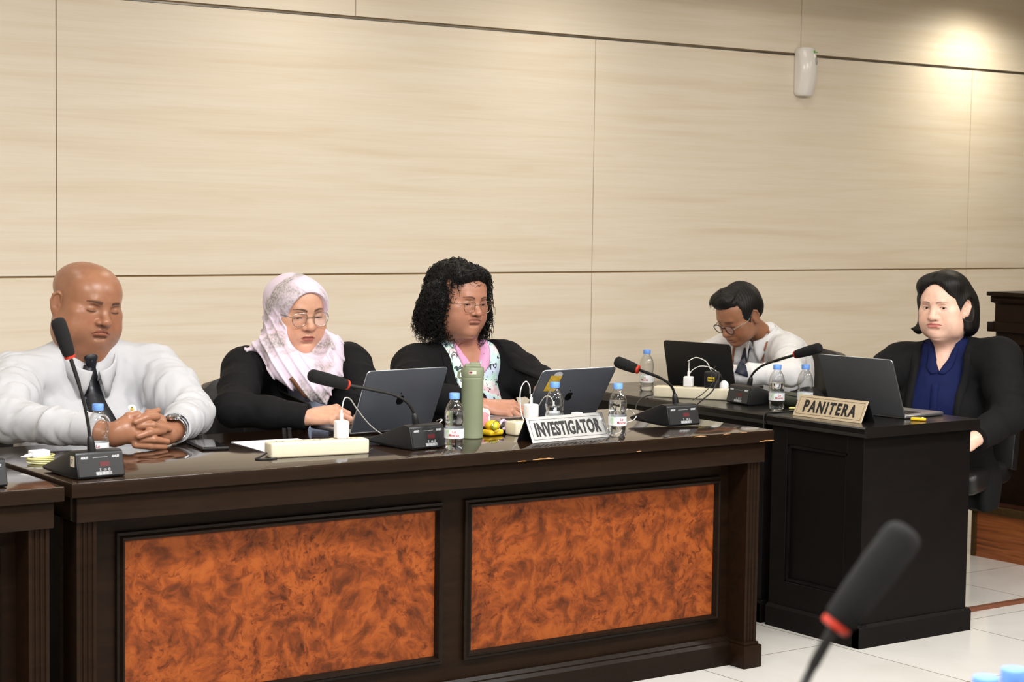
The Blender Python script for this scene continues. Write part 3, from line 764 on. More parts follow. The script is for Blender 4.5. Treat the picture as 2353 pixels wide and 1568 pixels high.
bottle(*BB(1418, 1003), ZT, .112, 'water bottle just right of the INVESTIGATOR name plate', .5)
bottle(*BB(1485, 898, .743), ZP, .05, 'nearly empty water bottle at the far left end of the black desk', -.3)
bottle(*BB(1784, 942, .743), ZP, .10, 'full water bottle left of the PANITERA name plate', .35)
bottle(*BB(1849, 941, .743), ZP, .03, 'empty water bottle behind the PANITERA name plate', .9)
bottle(*BP(2266, 1556), ZT, .11, 'left of the two blurred blue capped bottles at the bottom right corner')
bottle(*BP(2331, 1537), ZT, .11, 'right and taller of the two blurred blue capped bottles at the bottom right corner')

# laptops
M_ALU = mat('space_grey_aluminium', srgb(84, 88, 97), .38, .35, noise=.03, nscale=3)
M_ALUL = mat('light_aluminium_edge', srgb(190, 194, 200), .3, .9, noise=.03)
M_LOGO = mat('dark_mirror_logo', srgb(22, 23, 26), .12, .6, noise=.03)
M_LIDBLK = mat('matt_black_lid', srgb(15, 15, 16), .5, noise=.05)
M_LIDGRY = mat('graphite_lid', srgb(74, 75, 78), .48, .25, noise=.03)
M_KEYS = mat('black_keys', srgb(18, 18, 20), .5, noise=.05)
M_SCREEN = mat('dark_screen_glass', srgb(12, 13, 16), .08, noise=.02, emit=(srgb(120, 140, 170), .35))
def fruit_outline(n=40):
    """bitten fruit mark"""
    P = []
    for k in range(n):
        a = 2*PI*k/n+PI/2; r = 1.-.16*math.exp(-((k/n if k < n/2 else 1-k/n)*16)**2)-.10*math.exp(-((k/n-.5)*14)**2)
        x, y = r*math.cos(a)*.92, r*math.sin(a)
        d = math.hypot(x-1.15, y-.12)
        if d < .52: x, y = 1.15+(x-1.15)/d*.52, .12+(y-.12)/d*.52
        P.append((x, y))
    return P
def laptop(loc, rotz, W, D, H, tilt, lidmat, basemat, label, logo=None, sticker=False, edge=None):
    """local: hinge along x at y=0, base toward +y, lid leaning back toward -y by tilt"""
    t = empty('laptop', loc, rotz, label, 'laptop', 'open laptops')
    mb = MB(); mb.box2((-W/2, .002, .001), (W/2, D, .014), .005, 3); base = mb.build('base', basemat, t)
    mb = MB()
    for r_ in range(5):
        for c in range(13):
            x = -W/2+.024+(W-.048)*(c+.5)/13; y = .035+.021*r_; mb.box((x, y, .0148), ((W-.048)/13-.003, .017, .0016), .0005, 1)
    mb.build('keyboard', M_KEYS, base)
    mb = MB(); mb.box2((-.055, D*.62, .0138), (.055, D*.95, .0146), .0004, 1); mb.build('trackpad', basemat, base)
    R = Matrix.Rotation(tilt, 3, 'X')
    lid = MB(); pts = []
    rad = .012
    for cx, cz, a0 in ((W/2-rad, H-rad, 0), (-W/2+rad, H-rad, 90), (-W/2+.004, .004, 180), (W/2-.004, .004, 270)):
        rr = rad if cz > .1 else .004
        for k in range(6):
            a = math.radians(a0+90*k/5); pts.append((cx+rr*math.cos(a), cz+rr*math.sin(a)))
    lid.prism(pts, 'y', -.0025, .0035, .0012)
    lid.bm.transform(R.to_4x4() @ Matrix.Identity(4)); bmesh.ops.translate(lid.bm, verts=lid.bm.verts, vec=(0, 0, .008))
    lo = lid.build('lid', lidmat, t)
    T = lambda p: R @ Vector(p)+Vector((0, 0, .008))
    sc = MB(); v = [sc.bm.verts.new(T((x, .0039, z))) for x, z in ((-W/2+.006, .012), (W/2-.006, .012), (W/2-.006, H-.006), (-W/2+.006, H-.006))]
    sc.bm.faces.new(v); sc.build('screen', M_SCREEN, lo, False)
    if edge is not None:
        mb = MB(); mb.tube([T((x, .0005, z)) for x, z in pts[:14]], .0016, 6); mb.build('lid_edge', edge, lo)
    if logo:
        s = logo; mb = MB(); vs = [mb.bm.verts.new(T((x*s, -.0031, H*.5+y*s*1.05))) for x, y in fruit_outline()]
        f = mb.bm.faces.new(vs)
        a = [(.05, 1.15), (.12, 1.42), (.36, 1.62), (.32, 1.36)]; vs = [mb.bm.verts.new(T((-x*s, -.0031, H*.5+y*s*1.05))) for x, y in a]; mb.bm.faces.new(vs)
        mb.bm.normal_update(); mb.build('lid_logo', M_LOGO, lo, False)
    if sticker:
        mb = MB(); vs = [mb.bm.verts.new(T((x, -.0032, z))) for x, z in ((-.118, H-.078), (-.072, H-.082), (-.066, H-.022), (-.112, H-.018))]; mb.bm.faces.new(vs)
        vs = [mb.bm.verts.new(T((-.085+.018*math.cos(a), -.0031, H-.018+.013*math.sin(a)))) for a in np.linspace(0, 2*PI, 14)[:-1]]; f = mb.bm.faces.new(vs); f.material_index = 1
        mb.build('lid_sticker', [mat('yellow_sticker', srgb(206, 172, 60), .5, noise=.25, nscale=60), mat('grey_sticker', srgb(190, 192, 196), .4, noise=.1)], lo, False)
    return t
def lap_at(p0, rot, W):
    d = np.array([math.cos(rot), math.sin(rot), 0]); return np.asarray(p0)+d*W/2
p = lap_at((-1.24, .52, ZT), math.radians(5.5), .304)
laptop(p, math.radians(5.5), .304, .212, .208, math.radians(24), M_ALU, M_ALUL, 'grey laptop with a dark fruit logo in front of the woman in the headscarf', .016, False, M_ALUL)
p = lap_at((-.678, .435, ZT), math.radians(3.5), .304)
laptop(p, math.radians(3.5), .304, .212, .212, math.radians(32), M_ALU, M_ALUL, 'grey laptop with a yellow sticker in front of the curly haired woman', .016, True, M_ALUL)
rot = -PI/2+math.radians(14); d = np.array([math.cos(rot), math.sin(rot), 0]); br = atz(1690, 901, ZP)
laptop(br-d*.16, rot, .32, .205, .186, math.radians(14), M_LIDBLK, M_LIDBLK, 'black laptop open in front of the man leaning forward', None, False, None)
rot = -PI/2+math.radians(6); d = np.array([math.cos(rot), math.sin(rot), 0]); br = np.array((.725, .118, ZP))
laptop(br-d*.16, rot, .32, .225, .215, math.radians(22), M_LIDGRY, M_ALUL, 'graphite laptop open in front of the woman in the blue shirt', None, False, M_ALUL)

# name plates
M_BRUSH = mat('brushed_steel', srgb(158, 158, 158), .36, .85, noise=.12, nscale=40, stretch=(1, 30, 30))
M_BRUSHW = mat('brushed_champagne_steel', srgb(206, 190, 164), .36, .6, noise=.1, nscale=40, stretch=(1, 30, 30))
def name_plate(loc, rotz, word, m, label, W=.305, H=.072, dp=.036, bold=.0021, frac=.76):
    t = empty('name_plate', loc, rotz, label, 'name plate', 'tent shaped name plates')
    mb = MB(); mb.prism([(0, 0), (dp, H), (2*dp, 0), (2*dp-.003, 0), (dp, H-.006), (.003, 0)], 'x', -W/2, W/2); mb.build('tent_body', M_BLKPL, t, False)
    uy = np.array([0, dp, H]); uy /= np.linalg.norm(uy); ux = np.array([1., 0, 0]); n0 = np.cross(ux, uy); S = math.hypot(dp, H)
    mb = MB(); mb.box(uy*S/2+n0*.0008, (W, .0016, S), .0005, 1, R=Matrix((ux, -n0, uy)).transposed()); mb.build('steel_face', m, t, False)
    c = uy*S/2+n0*.0018
    V, F = text_mesh(word, .05, W*frac, bold, space=1.1 if len(word) > 9 else 1.28); V[:, 1] *= .56*S/(V[:, 1].max()-V[:, 1].min())
    V2 = to_frame(V, c, ux, uy); me = bpy.data.meshes.new('lettering'); me.from_pydata([tuple(q) for q in V2], [], F); link_mesh('lettering', me, M_INK, t, False)
    a, b = W/2-.009, S/2-.009; q = []; f = []
    for x0, y0, x1, y1 in ((-a, -b, a, -b+.0012), (-a, b-.0012, a, b), (-a, -b, -a+.0012, b), (a-.0012, -b, a, b)):
        k = len(q); q += [(x0, y0, 0), (x1, y0, 0), (x1, y1, 0), (x0, y1, 0)]; f.append((k, k+1, k+2, k+3))
    q = to_frame(np.array(q), c, ux, uy); me = bpy.data.meshes.new('border_line'); me.from_pydata([tuple(v) for v in q], [], f); link_mesh('border_line', me, M_INK, t, False)
    return t
a, b = np.array((-.878, .09)), np.array((-.574, .112)); m_ = (a+b)/2
name_plate((m_[0], m_[1], ZT), math.atan2(*(b-a)[::-1]), 'INVESTIGATOR', M_BRUSH, 'steel name plate reading INVESTIGATOR at the front of the brown desk', frac=.845)
a, b = np.array((.471, .401)), np.array((.493, .101)); m_ = (a+b)/2
name_plate((m_[0], m_[1], ZP), math.atan2(*(b-a)[::-1]), 'PANITERA', M_BRUSHW, 'champagne coloured name plate reading PANITERA on the black desk')

# power strips, plugs and cables
M_CREAM = mat('cream_plastic', srgb(216, 208, 184), .42, noise=.03, nscale=30)
M_WHITE = mat('white_plastic', srgb(236, 236, 238), .35, noise=.02)
M_HOLE = mat('dark_socket_hole', srgb(60, 56, 48), .7, noise=.1)
M_WCORD = mat('white_cord', srgb(232, 230, 226), .5, noise=.04)
M_BCORD = mat('black_cord', srgb(22, 22, 24), .5, noise=.06)
def power_strip(loc, rotz, label, L_=.29, W=.055, H=.042, n=5):
    t = empty('power_strip', loc, rotz, label, 'power strip', 'cream power strips')
    mb = MB(); mb.box2((-L_/2, 0, 0), (L_/2, W, H), .006, 3); mb.build('casing', M_CREAM, t)
    for k in range(n):
        x = -L_/2+.034+(L_-.07)*k/(n-1); mb = MB()
        mb.lathe([(.0165, .0002), (.0175, .0016), (.0195, .0016), (.0200, .0002)], (x, W/2, H-.0005), 28, None, False); so = mb.build('socket_rim', M_CREAM, t)
        mb = MB(); mb.lathe([(.0164, .0003), (0, .0003)], (x, W/2, H-.0001), 24, None, False)
        sk = mb.build('socket_face', mat('socket_cream', srgb(196, 184, 148), .5, noise=.04), so)
        mb = MB()
        for s in (-1, 1): mb.lathe([(.0027, 0), (0, 0)], (x+s*.0085, W/2, H+.0006), 10, None, False)
        mb.build('pin_hole', M_HOLE, so)
    return t
def strip_px(a, b): 
    m_ = (np.array(a)+np.array(b))/2; return (m_[0], m_[1]), math.atan2(b[1]-a[1], b[0]-a[0])
(c, r_) = strip_px((-1.697, .165), (-1.408, .130)); STRIP_A = power_strip((*c, ZT), r_, 'cream power strip on the brown desk with one white charger plugged in')
t_s1 = (c, r_)
(c, r_) = strip_px((-.815, .262), (-.525, .275)); power_strip((*c, ZT), r_, 'cream power strip behind the INVESTIGATOR name plate')
(c, r_) = strip_px((.450, 1.134), (.615, .897)); STRIP_C = power_strip((*c, ZP), r_, 'cream power strip on the black desk below the black laptop')
def charger(loc, rotz, size, label, m=None, cat='charger', conn=True, extra=None):
    t = empty('wall_charger' if m is None else 'power_adapter', loc, rotz, label, cat)
    mb = MB(); mb.box((0, 0, size[2]/2), size, .005, 3); mb.build('brick', m or M_WHITE, t)
    if conn:
        mb = MB(); mb.box((0, 0, size[2]+.010), (.009, .006, .020), .0015); mb.tube([(0, 0, size[2]+.018), (0, 0, size[2]+.03)], .0028, 8); mb.build('cable_plug', m or M_WHITE, t)
    if extra: extra(t)
    return t
def cord(name, pts, r, m, label, cat='cable', res=7, parent=None):
    P = spline(pts, res); o0 = P[0]; mb = MB(); mb.tube([p-o0 for p in P], r, 8)
    o = mb.build(name, m, None, True, False, loc=[float(q) for q in o0])
    if parent is not None: o.parent = parent; o.location = parent.matrix_basis.inverted() @ Vector([float(q) for q in o0]); o.rotation_euler = (0, 0, -parent.rotation_euler.z); return o
    tag(o, label, cat); return o
c1 = np.array((-1.475, .172)); charger((-1.475, .172, ZT+.0425), -.12, (.036, .030, .050), 'white charger standing on the power strip beside the grey laptop')
cord('charging_cable', [at(786, 938, .172), at(790, 920, .18), at(796, 914, .2), at(806, 919, .24), at(820, 940, .28), at(845, 972, .33), at(868, 992, .38), at(888, 1003, .46)], .0017, M_WCORD, 'white cable arching from the charger to the grey laptop')
charger(tuple(at(1220, 962, .30)), .05, (.037, .034, .045), 'white charger left of the half hidden bottle behind the name plate')
y_ = .30; cord('charging_cable', [at(1218, 905, y_), at(1217, 888, y_), at(1209, 877, y_), at(1199, 888, y_), at(1195, 910, y_), at(1197, 945, y_-.01), at(1204, 966, y_-.02), at(1214, 972, y_)], .0017, M_WCORD, 'white cable looping above the charger behind the name plate')
charger(tuple(at(1272, 960, .305)), .05, (.034, .032, .020), 'small white charger right of the taller one behind the name plate')
cord('charging_cable', [at(1271, 936, .305), at(1270, 922, .305), at(1262, 911, .31), at(1250, 914, .33), at(1240, 930, .36), at(1232, 946, .40)], .0016, M_WCORD, 'white cable bending left from the small charger to the stickered laptop')
charger(tuple(at(1326, 958, .31)), .05, (.03, .03, .014), 'flat white plug at the right end of the strip behind the name plate', conn=False)
cord('charging_cable', [(-.42, .30, ZT+.002), at(1436, 945, .36), at(1448, 942, .40), at(1456, 950, .42), at(1462, 957, .38), at(1455, 966, .32), at(1440, 971, .25), (-.47, .26, ZT+.002)], .0017, M_WCORD, 'white cable lying between the right bottle and the microphone base')
cord('charging_cable', [at(1003, 968, .50), at(1012, 964, .40), at(1016, 966, .34), at(1010, 972, .32), at(1016, 977, .30)], .0017, M_WCORD, 'short white cable by the left bottle beside the green tumbler')
# on the black desk
def onstrip(px, py): return np.array(atz(px, py, ZP+.0425))
c_ = np.array((.535, 1.015)); d_ = np.array((.165, -.237)); d_ /= np.linalg.norm(d_); nn = np.array((-d_[1], d_[0]))
S2 = lambda s, z=.0425: np.array((*(np.array((.5325, 1.0155))+d_*s+nn*.0275), ZP+z))
r2 = math.atan2(d_[1], d_[0])
charger(S2(-.015), r2, (.036, .03, .040), 'square white charger on the strip in front of the black laptop')
def adp(t):
    mb = MB(); mb.box((.001, -.0182, .034), (.026, .001, .016), 0); l_ = mb.build('yellow_label', mat('yellow_label', srgb(222, 192, 40), .5, noise=.05), t, False)
    V, F = text_mesh('Nino', .012, .022, .0004); V = to_frame(V, (.001, -.0189, .034), (1, 0, 0), (0, 0, 1)); me = bpy.data.meshes.new('label_lettering'); me.from_pydata([tuple(q) for q in V], [], F); link_mesh('label_lettering', me, M_INK, l_, False)
ADAPT = charger(S2(.075), r2, (.052, .036, .062), 'black power adapter with a yellow name label on the strip', M_BLKPL, 'charger', False, adp)
t = empty('round_plug', S2(.122), r2, 'round white plug at the right end of the strip on the black desk', 'plug')
mb = MB(); mb.lathe([(.0, 0), (.0165, 0), (.0175, .006), (.0165, .018), (.010, .027), (.004, .030), (0, .030)], (0, 0, 0), 24); mb.build('plug_body', M_WHITE, t)
q = S2(-.015); q1 = S2(.075)
cord('charging_cable', [q+(0, 0, .07), q+(0, 0, .095), at(1582, 830, q[1]-.03), at(1600, 822, q[1]-.04), at(1622, 831, q[1]-.06), at(1632, 848, q1[1]), q1+(-.005, .0, .064)], .0017, M_WCORD, 'white cable arching from the square charger to the black adapter')
cord('charging_cable', [at(1583, 862, q[1]+.03), at(1592, 850, q[1]+.03), at(1610, 842, q[1]+.02), at(1632, 845, q[1]), at(1650, 856, q[1]-.02)], .0015, M_WCORD, 'lower white cable crossing behind the black adapter')
q2 = S2(.122)
cord('power_cord', [q2+(0, 0, .03), at(1657, 866, q2[1]), at(1655, 862, q2[1]-.02), at(1648, 878, q2[1]-.06), at(1636, 900, q2[1]-.12), at(1612, 921, q2[1]-.16), at(1598, 933, q2[1]-.2)], .0026, M_BCORD, '', parent=t)
cord('power_cord', [q1+(.01, 0, .062), at(1645, 842, q1[1]-.02), at(1634, 858, q1[1]-.03), at(1638, 880, q1[1]-.05), at(1615, 905, q1[1]-.08), at(1592, 920, q1[1]-.1)], .0016, M_BCORD, '', parent=ADAPT)
cord('power_cord', [at(1500, 908, 1.14), at(1485, 911, 1.13), at(1472, 918, 1.08), at(1463, 930, 1.0), at(1460, 945, .95)], .0022, M_BCORD, '', parent=STRIP_C)
cord('microphone_cord', [(.60, .50, ZP+.002), (.55, .492, ZP+.002), (.48, .488, ZP+.002), (.418, .478, ZP+.003), (.401, .474, ZP-.004), (.400, .473, ZP-.05), (.402, .474, ZP-.12)], .0022, M_BCORD, 'thin black cord running over the edge between the two black desks')
cord('power_cord', [(-1.700, .185, ZT+.014), (-1.725, .175, ZT+.006), (-1.745, .162, ZT+.003), (-1.728, .146, ZT+.003), (-1.690, .146, ZT+.003)], .0028, M_BCORD, '', parent=STRIP_A)

# tumbler
t = empty('tumbler', (-.958, .288, ZT), CAMA(-.958, .288)+PI/2, 'sage green insulated tumbler standing beside a water bottle', 'tumbler')
M_SAGE = mat('sage_powder_coat', srgb(126, 134, 108), .55, noise=.03, bump=.1, bscale=500)
mb = MB(); mb.lathe([(.0, .0), (.030, 0), (.0325, .003), (.0325, .172), (.0335, .176), (.0335, .182), (.0318, .184), (0, .184)], (0, 0, 0), 40); mb.build('cup', M_SAGE, t)
mb = MB(); mb.lathe([(.0330, .184), (.0340, .188), (.0340, .208), (.032, .213), (0, .215)], (0, 0, 0), 40)
mb.box((0, 0, .217), (.048, .046, .010), .004, 3); mb.box((.006, 0, .222), (.03, .026, .010), .004, 3); mb.build('lid', M_SAGE, t)
mb = MB(); mb.tube([(-.033, 0, .200), (-.041, 0, .198), (-.042, 0, .184), (-.034, 0, .178)], .004, 8); mb.build('carry_loop', M_SAGE, t)
mb = MB(); P = [[(.0345*math.cos(a), .0345*math.sin(a), z) for z in (.194, .204)] for a in np.linspace(-PI/2-.33, -PI/2+.33, 9)]; mb.grid(np.array(P)); lab = mb.build('paper_label', M_STICK, t)
mb = MB(); P = [[(.0349*math.cos(a), .0349*math.sin(a), z) for z in (.196, .202)] for a in np.linspace(-PI/2-.30, -PI/2-.02, 6)]; mb.grid(np.array(P)); mb.build('label_mark', mat('maroon_ink', srgb(120, 60, 80), .6, noise=.3, nscale=300), lab)

# yellow pouch with charms
t = empty('keychain_pouch', (-.865, .315, ZT), .2, 'small yellow pouch with round charm beside the green tumbler', 'pouch')
M_YEL = mat('yellow_pouch', srgb(228, 186, 26), .5, noise=.1, nscale=30)
mb = MB(); mb.box((.0, 0, .010), (.060, .045, .018), .008, 3); mb.build('pouch_base', M_YEL, t)
mb = MB(); mb.ball((.005, .004, .030), .028, 20, (1., .7, .55)); mb.build('pouch_top', M_YEL, t)
mb = MB(); mb.ball((-.012, -.02, .030), .0115, 18); mb.build('ball_charm', mat('lime_charm', srgb(196, 196, 60), .5, noise=.2, nscale=90), t)
mb = MB(); mb.tube([(-.012+.017*math.cos(a), -.027, .030+.017*math.sin(a)) for a in np.linspace(0, 2*PI, 20)[:-1]], .001, 6, True); mb.build('key_ring', M_CHROME, t)
mb = MB(); mb.tube(spline([(.03, 0, .03), (.045, 0, .042), (.06, 0, .036), (.06, 0, .02), (.045, 0, .014)], 5), .0045, 8); mb.build('lilac_strap', mat('lilac_strap', srgb(206, 182, 208), .6, noise=.06), t)
def plush():
    m = bpy.data.materials.new('pastel_bag'); nt, b = _nt(m); n = noise_node(nt, mapping(nt), 26, 3)
    r = ramp(nt, [(.35, srgb(236, 150, 160)), (.45, srgb(238, 236, 230)), (.55, srgb(190, 222, 168)), (.65, srgb(170, 214, 206))], 'CONSTANT'); nt.links.new(n.outputs[0], r.inputs[0]); nt.links.new(r.outputs[0], b.inputs['Base Color']); b.inputs['Roughness'].default_value = .5
    return m
fld = Field(); fld.ell((0, 0, .035), (.028, .02, .036), .01).ell((-.008, 0, .068), (.014, .012, .014), .012).ell((.014, 0, .06), (.012, .012, .012), .01).disp(lambda x, y, z: .0025*wob(x, y, z, 130, 3), (-1, -1, -1), (1, 1, 1))
V, F = fld.mesh(.0025)
t2 = np_mesh('pastel_pouch', V, F, plush(), origin=(0, 0, 0)); t2.location = (-.855, .385, ZT)
tag(t2, 'crumpled pastel bag behind the yellow pouch', 'bag')

# dark pocket object in front of the headphones: charging case row behind the strip
t = empty('power_bank', (-.80, .375, ZT), .1, 'flat black power bank between the yellow pouch and the cream strip', 'power bank')
mb = MB(); mb.box((0, 0, .011), (.13, .065, .022), .006, 3); mb.build('casing', M_BLKPL, t)
mb = MB(); mb.box((-.05, -.0326, .011), (.010, .001, .004), .0003, 1); mb.build('port', M_HOLE, t)

# paper, phone, coiled charger
def sheet(name, P4, zz, m, label, cat, curl=0.):
    P4 = np.array(P4); o0 = P4.mean(0); n = 8; G = np.zeros((n, n, 3))
    for i in range(n):
        for j in range(n):
            u, v = i/(n-1), j/(n-1); q = P4[0]*(1-u)*(1-v)+P4[1]*u*(1-v)+P4[2]*u*v+P4[3]*(1-u)*v
            G[i, j] = (*(q-o0), .0008+curl*(u*v)**3)
    mb = MB(); mb.grid(G, .0008); o = mb.build(name, m, None, False, loc=(o0[0], o0[1], zz)); tag(o, label, cat); return o
M_PAPER = mat('white_paper', srgb(240, 241, 246), .8, noise=.02)
sheet('paper_sheet', ((-1.626, .543), (-1.648, .246), (-1.438, .231), (-1.416, .528)), ZT, M_PAPER, 'white sheet of paper under the power strip on the brown desk', 'paper')
sheet('paper_sheet', ((1.00, .86), (.86, .80), (.90, .66), (1.04, .72)), ZP, M_PAPER, 'white paper on the black desk behind the graphite laptop', 'paper', .02)
t = empty('phone', (-1.728, .486, ZT), math.atan2(-.2, -.04), 'dark phone lying flat on the desk beside the bald man', 'phone')
mb = MB(); mb.box((0, 0, .005), (.178, .078, .009), .0035, 3); mb.build('body', M_BLKPL, t)
mb = MB(); mb.box((0, 0, .0098), (.168, .070, .0006), .0002, 1); mb.build('glass', mat('phone_glass', srgb(16, 16, 18), .05, noise=.02, coat=.5), t)
t = empty('coiled_charger', (-2.270, .385, ZT), .1, 'white charger wrapped in its yellowish cable at the left end of the brown desk', 'charger')
mb = MB(); mb.box((.014, .012, .024), (.050, .034, .020), .005, 3); mb.build('brick', M_WHITE, t)
mb = MB(); mb.tube([(-.012, .008, .022), (-.028, .004, .021), (-.034, .003, .021)], [.006, .0045, .003], 10); mb.tube([(-.03, .003, .021), (-.044, .0, .021)], .0014, 8); mb.build('jack', M_WHITE, t)
mb = MB(); pts = []
for k in range(150):
    a = k*.29; s = .5+.5*math.sin(k*.37); pts.append((.012+.036*math.cos(a)*(1+.06*math.sin(k*.7)), .0+.024*math.sin(a), .003+.017*(k/150)+.004*math.sin(a*.5+k*.11)))
mb.tube(pts, .0017, 6); mb.build('cable_coil', mat('yellowed_cable', srgb(212, 208, 142), .5, noise=.08), t)
# dark green pouch and pen drive on the black desk
fld = Field(); fld.ell((0, 0, .027), (.090, .034, .026), .01).ell((-.05, 0, .030), (.046, .030, .020), .02).disp(lambda x, y, z: .0018*wob(x, y, z, 60, 2), (-1, -1, -1), (1, 1, 1))
V, F = fld.mesh(.003); V[:, 2] = np.maximum(V[:, 2], .001)
t = empty('glasses_pouch', (.668, .612, ZP), math.atan2(-.28, .05), 'dark green soft pouch lying between the microphone and the bottles', 'pouch')
me_ = np_mesh('pouch_body', V, F, mat('olive_nylon', srgb(58, 62, 50), .5, noise=.1, bump=.2, bscale=300), None); me_.parent = t
mb = MB(); mb.tube(spline([(-.085, -.006, .030), (-.03, -.022, .044), (.04, -.024, .042), (.085, -.008, .030)], 6), .0022, 8); mb.build('zip_edge', M_BLKPL, t)
t = empty('usb_stick', (.735, .066, ZP), -.95, 'yellow flash drive on the corner of the black desk beside the laptop', 'flash drive')
mb = MB(); mb.box((0, 0, .006), (.052, .018, .011), .0045, 3); mb.build('shell', mat('yellow_plastic', srgb(236, 184, 30), .4, noise=.04), t)
mb = MB(); mb.box((.014, 0, .0112), (.009, .010, .004), .001); mb.build('slider', M_CHROME, t)
t = empty('audio_jack', (.617, .545, ZP), -.7, 'small metal cable jack beside the full water bottle', 'cable jack')
mb = MB(); mb.lathe([(0, -.02), (.0035, -.02), (.0045, -.012), (.0045, .004), (.003, .006), (.0025, .018), (0, .02)], (0, 0, .0048), 14, Matrix.Rotation(PI/2, 3, 'Y')); mb.build('jack_body', mat('brass_tip', srgb(196, 190, 120), .35, .6, noise=.1), t)

# air freshener on the wall
fld = Field(); fld.box((0, -.036, .116), (.055, .046, .116), .022, .01).ell((0, .10, .125), (.095, .180, .24), .006, 'i')
fld.fn(lambda x, y, z: -(y+.0), (-.2, -.3, -.1), (.2, .3, .4), .002, 'i') if False else None
fld.ell((.026, -.078, .165), (.011, .016, .021), .004, 's')
V, F = fld.mesh(.0025); V[:, 1] = np.minimum(V[:, 1], 0.)
t = empty('air_freshener', (2.300, WY-.001, 2.012), 0, 'white automatic air freshener fixed high on the wood panelled wall', 'air freshener')
o = np_mesh('housing', V, F, mat('glossy_white_plastic', srgb(236, 232, 228), .18, noise=.01), None); o.parent = t
mb = MB(); mb.ball((.026, -.068, .165), .010, 16, (1, .5, 1.8)); mb.build('nozzle_recess', mat('grey_recess', srgb(168, 164, 162), .4, noise=.05), t)
yf = float(V[(np.abs(V[:, 0]-.02) < .01) & (np.abs(V[:, 2]-.208) < .006)][:, 1].min())-.0008
mb = MB()
for (x0, z0, x1, z1) in ((.008, .203, .018, .216), (.020, .206, .034, .2095)): mb.box2((x0, yf-.0006, z0), (x1, yf+.004, z1), .001, 1)
mb.build('green_mark', mat('green_print', srgb(96, 176, 70), .5, noise=.2, nscale=200), t)
# ------------------------------------------------------------------ people
def skin_mat(name, rough=.42):
    m = bpy.data.materials.new(name); nt, b = _nt(m); N, L = nt.nodes, nt.links
    at_ = N.new('ShaderNodeAttribute'); at_.attribute_name = 'pigment_shade'
    n = noise_node(nt, mapping(nt), 55, 5); r = ramp(nt, [(.3, (.93, .90, .88, 1)), (.7, (1.04, 1.03, 1.03, 1))]); L.new(n.outputs[0], r.inputs[0])
    L.new(mixc(nt, 1., at_.outputs[0], r.outputs[0], 'MULTIPLY'), b.inputs['Base Color'])
    b.inputs['Roughness'].default_value = rough; b.inputs['Specular IOR Level'].default_value = .45
    b.inputs['Subsurface Weight'].default_value = .12; b.inputs['Subsurface Radius'].default_value = (1., .4, .25); b.inputs['Subsurface Scale'].default_value = .006
    nb = noise_node(nt, mapping(nt), 420, 3); bp = N.new('ShaderNodeBump'); bp.inputs['Strength'].default_value = .12; bp.inputs['Distance'].default_value = .001
    L.new(nb.outputs[0], bp.inputs['Height']); L.new(bp.outputs[0], b.inputs['Normal'])
    return m
def rot3(axis, deg):
    return np.array(Matrix.Rotation(math.radians(deg), 3, axis))
def head_frame(px, py, Y, phi, pitch, roll, sc):
    """head whose centre stands in the plane y = Y; phi = turn from facing the camera towards the right of the view"""
    c = at(px, py, Y); d = _ray(px, py); d = np.array((d[0], d[1], 0)); d /= np.linalg.norm(d); r = np.array((d[1], -d[0], 0))
    f = math.cos(math.radians(phi))*-d+math.sin(math.radians(phi))*r
    R = dirs(f) @ rot3('X', -pitch) @ rot3('Y', roll)
    return Frame(R, c, sc)
